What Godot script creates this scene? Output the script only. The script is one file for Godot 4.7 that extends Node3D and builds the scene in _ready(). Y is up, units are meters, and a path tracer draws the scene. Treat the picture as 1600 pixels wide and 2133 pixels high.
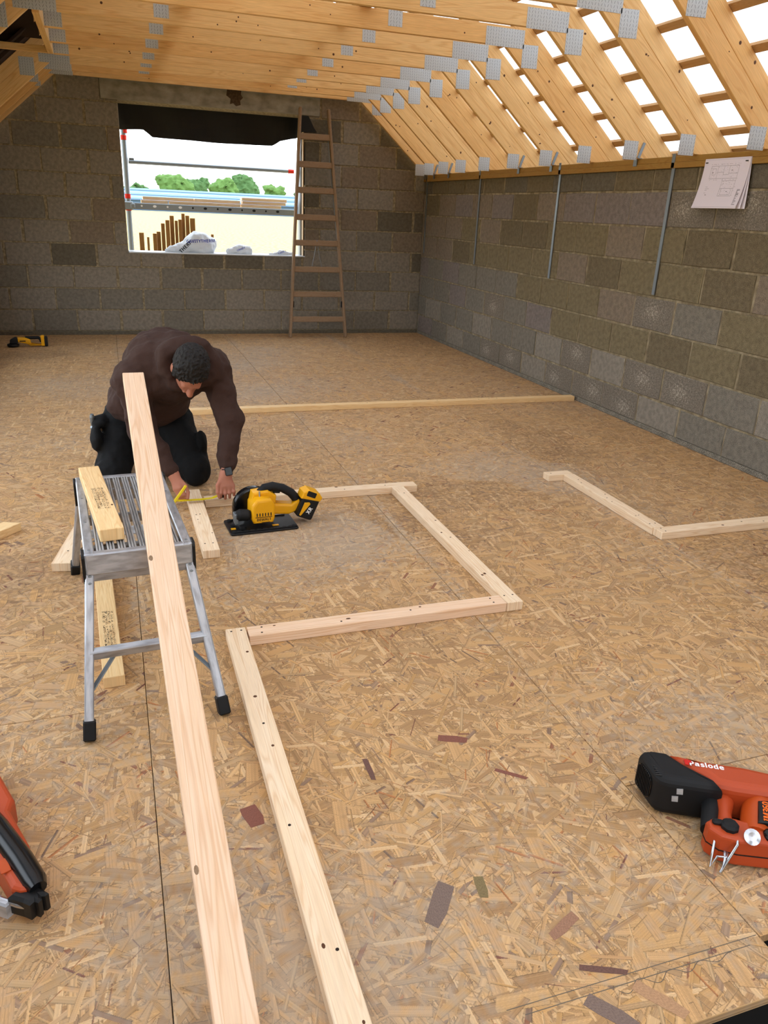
extends Node3D
# An attic under construction: block walls, roof trusses, chipboard floor, a man measuring timber.

# light, and the unseen openings sized to brighten the room
const EXPOSURE := 3.2
const SHEET_Z1 := 0.3
const SUN_ENERGY := 0.25
const LEFT_WALL := [[-9.21, -8.2, -2.7, 1.755], [-1.2, 2.7, -2.7, 1.755], [-8.2, -1.2, -2.7, 0.35]]
const GAP_X0 := 0.6
const GAP_X1 := 2.4
const GAP_Y1 := 2.1
const LBODY := [Vector2(-0.102, -0.372), Vector2(-0.058, -0.277), Vector2(-0.013, -0.168), Vector2(-0.018, -0.129), Vector2(0.031, -0.012), Vector2(0.051, 0.066), Vector2(0.058, 0.095), Vector2(0.044, 0.119), Vector2(0.024, 0.117), Vector2(0.007, 0.106), Vector2(-0.023, 0.040), Vector2(-0.080, -0.076)]
const STRANDS := [[0.570, -1.123, 0.120, 0.038, -2.226, "strand_grey"], [0.824, -1.637, 0.087, 0.026, -0.391, "strand_red"], [0.918, -1.457, 0.092, 0.012, -0.678, "strand_red"], [0.804, -0.996, 0.089, 0.022, -2.713, "strand_brown"], [0.828, -0.883, 0.100, 0.013, -0.401, "strand_dark"], [0.226, -1.495, 0.074, 0.040, -1.326, "strand_red"], [0.899, -0.796, 0.107, 0.026, -0.939, "strand_tan"], [0.791, -0.801, 0.102, 0.030, -0.890, "strand_grey"], [0.554, -1.579, 0.089, 0.014, -1.582, "strand_dark"], [0.678, -1.139, 0.060, 0.022, -1.739, "strand_green"]]

class Mesher:
	var v := PackedVector3Array()
	var n := PackedVector3Array()
	var uv := PackedVector2Array()
	var uv2 := PackedVector2Array()
	var use2 := false
	func tri(a: Vector3, b: Vector3, c: Vector3, na: Vector3, nb: Vector3, nc: Vector3, ua := Vector2(), ub := Vector2(), uc := Vector2()) -> void:
		if (b - a).cross(c - a).dot(na + nb + nc) > 0.0:
			v.append(a); v.append(c); v.append(b)
			n.append(na); n.append(nc); n.append(nb)
			uv.append(ua); uv.append(uc); uv.append(ub)
		else:
			v.append(a); v.append(b); v.append(c)
			n.append(na); n.append(nb); n.append(nc)
			uv.append(ua); uv.append(ub); uv.append(uc)
	func quad(a: Vector3, b: Vector3, c: Vector3, d: Vector3, nn: Vector3, ua := Vector2(), ub := Vector2(), uc := Vector2(), ud := Vector2()) -> void:
		tri(a, b, c, nn, nn, nn, ua, ub, uc)
		tri(a, c, d, nn, nn, nn, ua, uc, ud)
	func done() -> ArrayMesh:
		var a := []
		a.resize(Mesh.ARRAY_MAX)
		a[Mesh.ARRAY_VERTEX] = v
		a[Mesh.ARRAY_NORMAL] = n
		a[Mesh.ARRAY_TEX_UV] = uv
		if use2:
			a[Mesh.ARRAY_TEX_UV2] = uv2
		var m := ArrayMesh.new()
		m.add_surface_from_arrays(Mesh.PRIMITIVE_TRIANGLES, a)
		return m

var rng := RandomNumberGenerator.new()
var taken := {}
var mats := {}

# ---------------------------------------------------------------- nodes
func numbered(called: String) -> String:
	if not taken.has(called):
		taken[called] = 0
		return called
	taken[called] += 1
	return "%s_%03d" % [called, taken[called]]

func tag(o: Node, label: String, category: String, group := "") -> Node:
	o.set_meta("label", label)
	o.set_meta("category", category)
	if group != "":
		o.set_meta("group", group)
	return o

func thing(called: String, label: String, category: String, at := Vector3.ZERO, turn := Vector3.ZERO, group := "") -> Node3D:
	var o := Node3D.new()
	o.name = numbered(called)
	add_child(o, true)
	o.position = at
	o.rotation = turn
	tag(o, label, category, group)
	return o

func setting(called: String, label := "") -> Node3D:
	var o := Node3D.new()
	o.name = called
	add_child(o, true)
	o.set_meta("kind", "structure")
	if label != "":
		o.set_meta("label", label)
	return o

func part(called: String, m: Variant, material: Material, parent: Node3D, xf := Transform3D()) -> MeshInstance3D:
	var o := MeshInstance3D.new()
	o.name = called
	o.mesh = m.done() if m is Mesher else m
	o.material_override = material
	o.transform = xf
	parent.add_child(o, true)
	return o

func single(called: String, m: Variant, material: Material, label: String, category: String, xf := Transform3D(), group := "") -> MeshInstance3D:
	var o := part(numbered(called), m, material, self, xf)
	tag(o, label, category, group)
	return o

# ---------------------------------------------------------------- shapes
# Bevelled box; grain gives the axis that the u coordinate runs along.
func box(m: Mesher, c: Vector3, size: Vector3, bevel := 0.002, xf := Transform3D(), grain := 0, off := Vector2.ZERO) -> void:
	var h := size * 0.5
	var b: float = minf(bevel, minf(h.x, minf(h.y, h.z)) * 0.9)
	var P := func(s: Vector3, a: int) -> Vector3:
		var p := Vector3(s.x * (h.x - b), s.y * (h.y - b), s.z * (h.z - b))
		p[a] = s[a] * h[a]
		return p
	var put := func(pts: Array, nn: Vector3) -> void:
		var main := 0
		for i in 3:
			if absf(nn[i]) > absf(nn[main]):
				main = i
		var us := []
		var w := []
		for p: Vector3 in pts:
			var q := p + c
			var uu := Vector2()
			if main == grain:
				uu = Vector2(q[(grain + 1) % 3] * 0.4, q[(grain + 2) % 3] * 0.6)
			else:
				uu = Vector2(q[grain], q[3 - main - grain] + (0.31 if main > grain else 0.0))
			us.append(uu + off)
			w.append(xf * q)
		var wn: Vector3 = (xf.basis * nn).normalized()
		if pts.size() == 4:
			m.quad(w[0], w[1], w[2], w[3], wn, us[0], us[1], us[2], us[3])
		else:
			m.tri(w[0], w[1], w[2], wn, wn, wn, us[0], us[1], us[2])
	for a in 3:
		var e := (a + 1) % 3
		var f := (a + 2) % 3
		for sa in [-1.0, 1.0]:
			var pts := []
			for q in [[-1, -1], [1, -1], [1, 1], [-1, 1]]:
				var s := Vector3()
				s[a] = sa
				s[e] = q[0]
				s[f] = q[1]
				pts.append(P.call(s, a))
			var nn := Vector3()
			nn[a] = sa
			put.call(pts, nn)
			if b <= 0.0:
				continue
			for se in [-1.0, 1.0]:
				var s0 := Vector3()
				s0[a] = sa; s0[e] = se; s0[f] = -1.0
				var s1 := s0
				s1[f] = 1.0
				var n2 := Vector3()
				n2[a] = sa; n2[e] = se
				put.call([P.call(s0, a), P.call(s1, a), P.call(s1, e), P.call(s0, e)], n2.normalized())
	if b > 0.0:
		for i in 8:
			var s := Vector3(1 if i & 1 else -1, 1 if i & 2 else -1, 1 if i & 4 else -1)
			put.call([P.call(s, 0), P.call(s, 1), P.call(s, 2)], s.normalized())

func bar(m: Mesher, a: Vector3, b: Vector3, w: float, t: float, up := Vector3.UP, bevel := 0.002, off := Vector2.ZERO) -> void:
	var x := (b - a).normalized()
	var z := x.cross(up).normalized()
	var y := z.cross(x).normalized()
	box(m, Vector3.ZERO, Vector3((b - a).length(), t, w), bevel, Transform3D(Basis(x, y, z), (a + b) * 0.5), 0, off)

func inset(p: PackedVector2Array, d: float) -> PackedVector2Array:
	var r := PackedVector2Array()
	var k := p.size()
	for i in k:
		var e0 := (p[i] - p[(i + k - 1) % k]).normalized()
		var e1 := (p[(i + 1) % k] - p[i]).normalized()
		var n0 := Vector2(-e0.y, e0.x)
		var n1 := Vector2(-e1.y, e1.x)
		var s := n0 + n1
		r.append(p[i] + s * (d / maxf(0.35, 1.0 + n0.dot(n1))))
	return r

# Extruded outline in local x,y from z0 to z1 with rounded rims. uvs follow axis u_dir.
func prism(m: Mesher, pts: Array, z0: float, z1: float, bevel := 0.002, xf := Transform3D(), u_dir := Vector2.RIGHT, off := Vector2.ZERO, rings := 1, smooth := false) -> void:
	var p := PackedVector2Array(pts)
	if Geometry2D.is_polygon_clockwise(p):
		p.reverse()
	var k := p.size()
	var levels := []
	var steps: int = rings if bevel > 0.0 else 0
	for i in range(steps, 0, -1):
		var t := float(i) / steps * PI / 2
		levels.append([bevel * (1 - cos(t)), z0 + bevel * (1 - sin(t))])
	levels.append([0.0, z0 + bevel])
	levels.append([0.0, z1 - bevel])
	for i in range(1, steps + 1):
		var t := float(i) / steps * PI / 2
		levels.append([bevel * (1 - cos(t)), z1 - bevel * (1 - sin(t))])
	var u := func(q: Vector2) -> Vector2:
		return Vector2(q.dot(u_dir), q.dot(Vector2(-u_dir.y, u_dir.x))) + off
	var outl := []
	for l in levels:
		outl.append(inset(p, l[0]))
	var vn := PackedVector2Array()
	for i in k:
		var e0 := (p[i] - p[(i + k - 1) % k]).normalized()
		var e1 := (p[(i + 1) % k] - p[i]).normalized()
		vn.append((Vector2(e0.y, -e0.x) + Vector2(e1.y, -e1.x)).normalized())
	for l in levels.size() - 1:
		var zr: float = (levels[l][1] + levels[l + 1][1]) * 0.5
		var tilt := 0.0
		if l < steps:
			tilt = -(1.0 - (l + 0.5) / steps) * PI / 2
		elif l > steps:
			tilt = (l - steps - 0.5) / steps * PI / 2
		for i in k:
			var j := (i + 1) % k
			var e := (p[j] - p[i]).normalized()
			var flat := Vector2(e.y, -e.x)
			var na := flat
			var nb := flat
			if smooth:
				na = vn[i]
				nb = vn[j]
			var A := Vector3(outl[l][i].x, outl[l][i].y, levels[l][1])
			var B := Vector3(outl[l][j].x, outl[l][j].y, levels[l][1])
			var C := Vector3(outl[l + 1][j].x, outl[l + 1][j].y, levels[l + 1][1])
			var D := Vector3(outl[l + 1][i].x, outl[l + 1][i].y, levels[l + 1][1])
			var NA: Vector3 = (xf.basis * Vector3(na.x * cos(tilt), na.y * cos(tilt), sin(tilt))).normalized()
			var NB: Vector3 = (xf.basis * Vector3(nb.x * cos(tilt), nb.y * cos(tilt), sin(tilt))).normalized()
			var dz := Vector2(0, levels[l][1] - z0)
			var dz2 := Vector2(0, levels[l + 1][1] - z0)
			var ua: Vector2 = Vector2(p[i].dot(u_dir), 0) + off + dz + Vector2(0, .17)
			var ub: Vector2 = Vector2(p[j].dot(u_dir), 0) + off + dz + Vector2(0, .17)
			m.tri(xf * A, xf * B, xf * C, NA, NB, NB, ua, ub, ub - dz + dz2)
			m.tri(xf * A, xf * C, xf * D, NA, NB, NA, ua, ub - dz + dz2, ua - dz + dz2)
	for side in [0, 1]:
		var q: PackedVector2Array = outl[0] if side == 0 else outl[outl.size() - 1]
		var zz: float = levels[0][1] if side == 0 else levels[levels.size() - 1][1]
		var ix := Geometry2D.triangulate_polygon(p)
		var nn: Vector3 = (xf.basis * Vector3(0, 0, -1 if side == 0 else 1)).normalized()
		for t in range(0, ix.size(), 3):
			var a := q[ix[t]]
			var b := q[ix[t + 1]]
			var c := q[ix[t + 2]]
			m.tri(xf * Vector3(a.x, a.y, zz), xf * Vector3(b.x, b.y, zz), xf * Vector3(c.x, c.y, zz), nn, nn, nn, u.call(a), u.call(b), u.call(c))

func rect(x0: float, y0: float, x1: float, y1: float) -> Array:
	return [Vector2(x0, y0), Vector2(x1, y0), Vector2(x1, y1), Vector2(x0, y1)]

func round_rect(x0: float, y0: float, x1: float, y1: float, r: float, k := 3) -> Array:
	var o := []
	for c in [[x1 - r, y0 + r, -PI / 2], [x1 - r, y1 - r, 0.0], [x0 + r, y1 - r, PI / 2], [x0 + r, y0 + r, PI]]:
		for i in k + 1:
			var t: float = c[2] + PI / 2 * i / k
			o.append(Vector2(c[0] + cos(t) * r, c[1] + sin(t) * r))
	return o

# A swept tube through points with a radius at each; flat squeezes it along its second axis.
func tube(m: Mesher, pts: Array, radii: Array, seg := 10, caps := true, flat := 1.0, up := Vector3.UP) -> void:
	var rows := []
	var nrm := []
	var k := pts.size()
	var ref := up
	for i in k:
		var d: Vector3 = (pts[mini(i + 1, k - 1)] - pts[maxi(i - 1, 0)]).normalized()
		if absf(ref.dot(d)) > 0.98:
			ref = Vector3(d.y, d.z, d.x)
		var x := ref.cross(d).normalized()
		var y := d.cross(x).normalized()
		ref = y
		var r: float = radii[mini(i, radii.size() - 1)]
		var row := []
		var nr := []
		for j in seg:
			var t := TAU * j / seg
			row.append(pts[i] + x * cos(t) * r + y * sin(t) * r * flat)
			nr.append((x * cos(t) + y * sin(t) / flat).normalized())
		rows.append(row)
		nrm.append(nr)
	var run := 0.0
	for i in k - 1:
		var nxt: float = run + (pts[i + 1] - pts[i]).length()
		for j in seg:
			var l := (j + 1) % seg
			var u0 := Vector2(run, float(j) / seg * 0.1)
			var u1 := Vector2(run, float(j + 1) / seg * 0.1)
			var u2 := Vector2(nxt, float(j + 1) / seg * 0.1)
			var u3 := Vector2(nxt, float(j) / seg * 0.1)
			m.tri(rows[i][j], rows[i][l], rows[i + 1][l], nrm[i][j], nrm[i][l], nrm[i + 1][l], u0, u1, u2)
			m.tri(rows[i][j], rows[i + 1][l], rows[i + 1][j], nrm[i][j], nrm[i + 1][l], nrm[i + 1][j], u0, u2, u3)
		run = nxt
	if caps:
		for e in [0, k - 1]:
			var d: Vector3 = (pts[0] - pts[1]).normalized() if e == 0 else (pts[k - 1] - pts[k - 2]).normalized()
			for j in range(1, seg - 1):
				m.tri(rows[e][0], rows[e][j], rows[e][j + 1], d, d, d)

# Turned profile of Vector2(radius, height) about local y.
func lathe(m: Mesher, prof: Array, xf := Transform3D(), seg := 20) -> void:
	for i in prof.size() - 1:
		var a: Vector2 = prof[i]
		var b: Vector2 = prof[i + 1]
		var e := (b - a).normalized()
		var nr := Vector2(e.y, -e.x)
		for j in seg:
			var t0 := TAU * j / seg
			var t1 := TAU * (j + 1) / seg
			var c0 := Vector3(cos(t0), 0, sin(t0))
			var c1 := Vector3(cos(t1), 0, sin(t1))
			var n0: Vector3 = (xf.basis * (c0 * nr.x + Vector3(0, nr.y, 0))).normalized()
			var n1: Vector3 = (xf.basis * (c1 * nr.x + Vector3(0, nr.y, 0))).normalized()
			var p0 := xf * (c0 * a.x + Vector3(0, a.y, 0))
			var p1 := xf * (c1 * a.x + Vector3(0, a.y, 0))
			var p2 := xf * (c1 * b.x + Vector3(0, b.y, 0))
			var p3 := xf * (c0 * b.x + Vector3(0, b.y, 0))
			if a.x > 1e-6:
				m.tri(p0, p1, p2, n0, n1, n1, Vector2(t0 * .05, a.y), Vector2(t1 * .05, a.y), Vector2(t1 * .05, b.y))
			if b.x > 1e-6:
				m.tri(p0, p2, p3, n0, n1, n0, Vector2(t0 * .05, a.y), Vector2(t1 * .05, b.y), Vector2(t0 * .05, b.y))

# Surface nets over a field of blended shapes. Each shape: {a, b, ra, rb, k} a tapered capsule, or {c, r, basis, k} an ellipsoid; cut true carves.
func nets(m: Mesher, shapes: Array, cell: float, bump := 0.0, freq := 12.0, origin := Vector3.ZERO) -> void:
	var lo := Vector3.ONE * 1e9
	var hi := -lo
	for s in shapes:
		var g: Vector3 = Vector3.ONE * (s.k + cell * 3)
		if s.has("a"):
			var r: float = maxf(s.ra, s.rb)
			s.lo = s.a.min(s.b) - Vector3.ONE * r - g
			s.hi = s.a.max(s.b) + Vector3.ONE * r + g
		else:
			var r: float = maxf(s.r.x, maxf(s.r.y, s.r.z))
			s.lo = s.c - Vector3.ONE * r - g
			s.hi = s.c + Vector3.ONE * r + g
		lo = lo.min(s.lo)
		hi = hi.max(s.hi)
	var nx := int((hi.x - lo.x) / cell) + 2
	var ny := int((hi.y - lo.y) / cell) + 2
	var nz := int((hi.z - lo.z) / cell) + 2
	var f := PackedFloat32Array()
	f.resize(nx * ny * nz)
	f.fill(1.0)
	for s in shapes:
		var i0 := maxi(0, int((s.lo.x - lo.x) / cell))
		var i1 := mini(nx, int((s.hi.x - lo.x) / cell) + 2)
		var j0 := maxi(0, int((s.lo.y - lo.y) / cell))
		var j1 := mini(ny, int((s.hi.y - lo.y) / cell) + 2)
		var k0 := maxi(0, int((s.lo.z - lo.z) / cell))
		var k1 := mini(nz, int((s.hi.z - lo.z) / cell) + 2)
		var kk: float = s.k
		var cap: bool = s.has("a")
		var cut: bool = s.get("cut", false)
		var a: Vector3 = s.a if cap else s.c
		var ba: Vector3 = (s.b - s.a) if cap else Vector3.ZERO
		var l2: float = maxf(ba.length_squared(), 1e-9)
		var ra: float = s.ra if cap else 0.0
		var dr: float = (s.rb - s.ra) if cap else 0.0
		var inv := Basis()
		var rr := Vector3.ONE
		var rmin := 1.0
		if not cap:
			rr = s.r
			inv = s.get("basis", Basis()).inverse()
			rmin = minf(rr.x, minf(rr.y, rr.z))
		for kz in range(k0, k1):
			for jy in range(j0, j1):
				var row := (kz * ny + jy) * nx
				var p := Vector3(lo.x + i0 * cell, lo.y + jy * cell, lo.z + kz * cell)
				for ix in range(i0, i1):
					var d: float
					if cap:
						var t := clampf((p - a).dot(ba) / l2, 0.0, 1.0)
						d = (p - a - ba * t).length() - ra - dr * t
					else:
						var q := inv * (p - a)
						var e := (q / rr).length()
						var e2 := (q / (rr * rr)).length()
						d = e * (e - 1.0) / e2 if e2 > 1e-6 else -rmin
					p.x += cell
					var o := f[row + ix]
					if cut:
						d = -d
						var hc := maxf(kk - absf(d - o), 0.0) / kk
						f[row + ix] = maxf(d, o) + hc * hc * kk * 0.25
					else:
						var h := maxf(kk - absf(d - o), 0.0) / kk
						f[row + ix] = minf(d, o) - h * h * kk * 0.25
	if bump > 0.0:
		var ns := FastNoiseLite.new()
		ns.seed = 5
		ns.frequency = freq
		ns.fractal_octaves = 3
		for kz in nz:
			for jy in ny:
				for ix in nx:
					var at := (kz * ny + jy) * nx + ix
					if absf(f[at]) < 0.03 + bump:
						f[at] += bump * ns.get_noise_3d(lo.x + ix * cell, (lo.y + jy * cell) * 1.0, lo.z + kz * cell)
	var pts := {}
	var sx := 1
	var sy := nx
	var sz := nx * ny
	var offs := [0, sx, sy, sx + sy, sz, sx + sz, sy + sz, sx + sy + sz]
	var cor := [Vector3(0, 0, 0), Vector3(1, 0, 0), Vector3(0, 1, 0), Vector3(1, 1, 0), Vector3(0, 0, 1), Vector3(1, 0, 1), Vector3(0, 1, 1), Vector3(1, 1, 1)]
	var edges := [[0, 1], [2, 3], [4, 5], [6, 7], [0, 2], [1, 3], [4, 6], [5, 7], [0, 4], [1, 5], [2, 6], [3, 7]]
	var grads := {}
	for kz in nz - 1:
		for jy in ny - 1:
			var at := (kz * ny + jy) * nx
			for ix in nx - 1:
				var b := at + ix
				var inside := 0
				if f[b] < 0.0: inside += 1
				if f[b + 1] < 0.0: inside += 1
				if f[b + sy] < 0.0: inside += 1
				if f[b + sy + 1] < 0.0: inside += 1
				if f[b + sz] < 0.0: inside += 1
				if f[b + sz + 1] < 0.0: inside += 1
				if f[b + sz + sy] < 0.0: inside += 1
				if f[b + sz + sy + 1] < 0.0: inside += 1
				if inside == 0 or inside == 8:
					continue
				var sum := Vector3.ZERO
				var cnt := 0
				for e in edges:
					var fa: float = f[b + offs[e[0]]]
					var fb: float = f[b + offs[e[1]]]
					if (fa < 0.0) != (fb < 0.0):
						sum += cor[e[0]].lerp(cor[e[1]], fa / (fa - fb))
						cnt += 1
				pts[b] = lo + (Vector3(ix, jy, kz) + sum / cnt) * cell - origin
				var g := Vector3(f[b + 1] + f[b + 1 + sy] + f[b + 1 + sz] + f[b + 1 + sy + sz] - f[b] - f[b + sy] - f[b + sz] - f[b + sy + sz],
					f[b + sy] + f[b + sy + 1] + f[b + sy + sz] + f[b + sy + sz + 1] - f[b] - f[b + 1] - f[b + sz] - f[b + sz + 1],
					f[b + sz] + f[b + sz + 1] + f[b + sz + sy] + f[b + sz + sy + 1] - f[b] - f[b + 1] - f[b + sy] - f[b + sy + 1])
				grads[b] = g.normalized()
	for b: int in pts:
		for ax in 3:
			var step: int = [sx, sy, sz][ax]
			if (f[b] < 0.0) == (f[b + step] < 0.0):
				continue
			var e1: int = [sy, sz, sx][ax]
			var e2: int = [sz, sx, sy][ax]
			var q0 := b
			var q1 := b - e1
			var q2 := b - e1 - e2
			var q3 := b - e2
			if pts.has(q1) and pts.has(q2) and pts.has(q3):
				m.tri(pts[q0], pts[q1], pts[q2], grads[q0], grads[q1], grads[q2])
				m.tri(pts[q0], pts[q2], pts[q3], grads[q0], grads[q2], grads[q3])

func cap(a: Vector3, b: Vector3, ra: float, rb: float, k := 0.03) -> Dictionary:
	return {"a": a, "b": b, "ra": ra, "rb": rb, "k": k}

func ell(c: Vector3, r: Vector3, k := 0.03, basis := Basis()) -> Dictionary:
	return {"c": c, "r": r, "k": k, "basis": basis}

# ---------------------------------------------------------------- textures and materials
func noise(seed_: int, freq: float, oct := 4, kind := FastNoiseLite.TYPE_SIMPLEX_SMOOTH) -> FastNoiseLite:
	var ns := FastNoiseLite.new()
	ns.seed = seed_
	ns.frequency = freq
	ns.noise_type = kind
	ns.fractal_octaves = oct
	return ns

func grey(seed_: int, freq: float, w: int, h: int, oct := 4) -> PackedByteArray:
	var im := noise(seed_, freq, oct).get_seamless_image(w, h)
	im.convert(Image.FORMAT_L8)
	return im.get_data()

func ramp(src: PackedByteArray, w: int, h: int, stops: Array, speck: PackedByteArray = PackedByteArray(), amount := 0.0) -> ImageTexture:
	var g := Gradient.new()
	g.offsets = PackedFloat32Array(stops.map(func(s): return s[0]))
	g.colors = PackedColorArray(stops.map(func(s): return s[1]))
	var lr := PackedByteArray()
	for i in 256:
		var c := g.sample(i / 255.0)
		lr.append(int(c.r * 255)); lr.append(int(c.g * 255)); lr.append(int(c.b * 255))
	var out := PackedByteArray()
	out.resize(w * h * 3)
	for i in w * h:
		var at := src[i] * 3
		if amount > 0.0:
			var k := 1.0 + (speck[i] - 128) / 128.0 * amount
			out[i * 3] = clampi(int(lr[at] * k), 0, 255)
			out[i * 3 + 1] = clampi(int(lr[at + 1] * k), 0, 255)
			out[i * 3 + 2] = clampi(int(lr[at + 2] * k), 0, 255)
		else:
			out[i * 3] = lr[at]
			out[i * 3 + 1] = lr[at + 1]
			out[i * 3 + 2] = lr[at + 2]
	return ImageTexture.create_from_image(Image.create_from_data(w, h, false, Image.FORMAT_RGB8, out))

func mat(c: Color, rough := 0.7, metal := 0.0, tex: Texture2D = null, scale := Vector3.ONE) -> StandardMaterial3D:
	var m := StandardMaterial3D.new()
	m.albedo_color = c
	m.roughness = rough
	m.metallic = metal
	m.metallic_specular = 0.4
	if tex:
		m.albedo_texture = tex
		m.uv1_scale = scale
	return m

func bumpy(m: StandardMaterial3D, tex: Texture2D, depth_cm: float) -> StandardMaterial3D:
	m.heightmap_enabled = true
	m.heightmap_texture = tex
	m.heightmap_scale = depth_cm
	return m

# Chipboard of big wood strands: stamps of single strands laid over each other.
func strand_board(seed_: int, size: int) -> ImageTexture:
	var r := RandomNumberGenerator.new()
	r.seed = seed_
	var tones := [Color8(206, 174, 128), Color8(211, 180, 136), Color8(202, 168, 122), Color8(196, 163, 120), Color8(208, 173, 124), Color8(202, 173, 134), Color8(190, 157, 117), Color8(215, 187, 146), Color8(197, 168, 132), Color8(205, 169, 117)]
	var odd := [Color8(150, 106, 82), Color8(128, 82, 68), Color8(168, 126, 94), Color8(142, 120, 104), Color8(182, 126, 80), Color8(160, 136, 114)]
	var stamps := []
	for s in 120:
		var rare := s >= 96
		var L := r.randf_range(30, 100)
		var Wd := r.randf_range(4, 11) if s % 2 == 0 else r.randf_range(9, 29)
		if s % 4 == 1:
			Wd = r.randf_range(1.6, 3.4)
		if rare:
			L *= 0.75
			Wd *= 0.6
		var an := r.randf() * TAU
		var base: Color = odd[r.randi() % odd.size()] if rare else tones[r.randi() % tones.size()]
		base = base.lightened(r.randf_range(0, 0.08)) if r.randf() < 0.5 else base.darkened(r.randf_range(0, 0.13))
		var ca := cos(an)
		var sa := sin(an)
		var S := int(absf(ca) * L + absf(sa) * Wd) + 3
		var T := int(absf(sa) * L + absf(ca) * Wd) + 3
		var im := Image.create_empty(S, T, false, Image.FORMAT_RGBA8)
		var grain := []
		for g in 40:
			grain.append(r.randf_range(-0.07, 0.07))
		var tip := r.randf_range(-0.5, 0.5)
		var tip2 := r.randf_range(-0.5, 0.5)
		for y in T:
			for x in S:
				var px := x - S * 0.5
				var py := y - T * 0.5
				var u := px * ca + py * sa
				var v := -px * sa + py * ca
				var hl := L * 0.5
				var hw := Wd * 0.5
				if absf(v) > hw or u > hl + v * tip or u < -hl + v * tip2:
					continue
				var k: float = grain[int((v + hw) * 1.3 + 0.03 * u) % 40] + grain[int((v + hw) * 0.4 + 7) % 40] * 0.6
				var edge := 0.0
				if v > hw - 1.1:
					edge = -0.22
				elif v < -hw + 1.0:
					edge = 0.05
				if u > hl + v * tip - 1.5:
					edge -= 0.18
				var c := base * (1.0 + k + edge)
				c.a = 1.0
				im.set_pixel(x, y, c)
		stamps.append(im)
	var out := Image.create_empty(size, size, false, Image.FORMAT_RGBA8)
	out.fill(Color8(180, 146, 102))
	var total := int(size * size / 105.0)
	for i in total:
		var s: Image = stamps[r.randi() % 96] if r.randf() > 0.065 else stamps[96 + r.randi() % 24]
		var w := s.get_width()
		var h := s.get_height()
		var x := r.randi() % size
		var y := r.randi() % size
		var full := Rect2i(0, 0, w, h)
		out.blend_rect(s, full, Vector2i(x, y))
		if x + w > size:
			out.blend_rect(s, full, Vector2i(x - size, y))
		if y + h > size:
			out.blend_rect(s, full, Vector2i(x, y - size))
		if x + w > size and y + h > size:
			out.blend_rect(s, full, Vector2i(x - size, y - size))
	out.convert(Image.FORMAT_RGB8)
	return ImageTexture.create_from_image(out)

# Site dust and trodden dirt on the floor, in floor coordinates: u over x -1.3..3.7, v over z -9.3..1.0
func floor_dirt() -> ImageTexture:
	var w := 448
	var h := 896
	var broad := noise(31, 0.010, 4)
	var fine := noise(32, 0.11, 3)
	var im := Image.create_empty(w, h, false, Image.FORMAT_RGBA8)
	# x, z, radius, strength: blotches of grey dust, then brown footmarks
	var dust := [[0.9, -7.6, 1.1, .6], [1.2, -6.3, .8, .6], [-.3, -6.4, .9, .5], [.75, -3.1, .6, .5], [.45, -2.75, .4, .4], [1.3, -4.5, .7, .45], [2.0, -4.1, .5, .65], [.35, -1.05, .45, .75], [.8, -1.15, .5, .5], [1.45, -1.6, .45, .55], [1.15, -1.0, .4, .55], [-.3, -1.9, .5, .5], [2.1, -2.5, .5, .35], [-.1, -4.8, .6, .45], [2.35, -3.7, .4, .6], [.1, -1.3, .4, .6]]
	var mud := [[-.8, -7.9, .5, .8], [2.3, -4.9, .7, .45], [.5, -4.7, .6, .5], [1.6, -3.3, .8, .45], [.1, -2.9, .5, .4], [2.6, -2.3, .6, .5], [-.4, -3.0, .6, .45], [.5, -1.5, .5, .35], [1.3, -2.0, .5, .3], [2.6, -4.3, .6, .4]]
	for y in h:
		for x in w:
			var wx := -1.3 + 5.0 * x / w
			var wz := -9.3 + 10.3 * y / h
			var b := broad.get_noise_2d(wx * 60, wz * 60)
			var g := fine.get_noise_2d(x * 4.0, y * 4.0)
			var d := 0.16
			for q in dust:
				var e: float = ((wx - q[0]) ** 2 + (wz - q[1]) ** 2) / (q[2] * q[2])
				if e < 1.0:
					d = maxf(d, q[3] * (1.0 - e))
			var mm := 0.0
			for q in mud:
				var e: float = ((wx - q[0]) ** 2 + (wz - q[1]) ** 2) / (q[2] * q[2])
				if e < 1.0:
					mm = maxf(mm, q[3] * (1.0 - e))
			for sx in [0.0, 1.195, 2.387]:
				var e := absf(wx - sx)
				if e < 0.1:
					d = maxf(d, (0.1 - e) * 4.5)
			var ad := clampf(d * 0.75 + b * 0.6 * minf(1.0, d * 3.0) + g * 0.8 * minf(1.0, d * 3.0) - 0.16, 0.0, 0.5)
			var am := clampf(mm * 0.8 + b * 0.8 * minf(1.0, mm * 3.0) + g * 0.8 * minf(1.0, mm * 3.0) - 0.24, 0.0, 0.42)
			var c := Color8(160, 150, 136)
			if am > ad:
				im.set_pixel(x, y, Color(0.36, 0.27, 0.20, am))
			else:
				c.a = ad
				im.set_pixel(x, y, c)
	return ImageTexture.create_from_image(im)

func plate_texture() -> ImageTexture:
	var im := Image.create_empty(128, 128, false, Image.FORMAT_RGB8)
	im.fill(Color8(196, 200, 202))
	var r := RandomNumberGenerator.new()
	r.seed = 4
	for y in 128:
		for x in 128:
			im.set_pixel(x, y, Color8(196, 200, 202).darkened(r.randf() * 0.10))
	for row in 8:
		for col in 8:
			var cx := col * 16 + 8
			var cy := row * 16 + 8
			for t in range(-5, 6):
				var px := cx + int(t * (0.5 if col % 2 == 0 else -0.5))
				for q in 3:
					im.set_pixel(clampi(px + q - 1, 0, 127), clampi(cy + t, 0, 127), Color8(88, 90, 92) if q < 2 else Color8(232, 236, 238))
	return ImageTexture.create_from_image(im)

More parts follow.
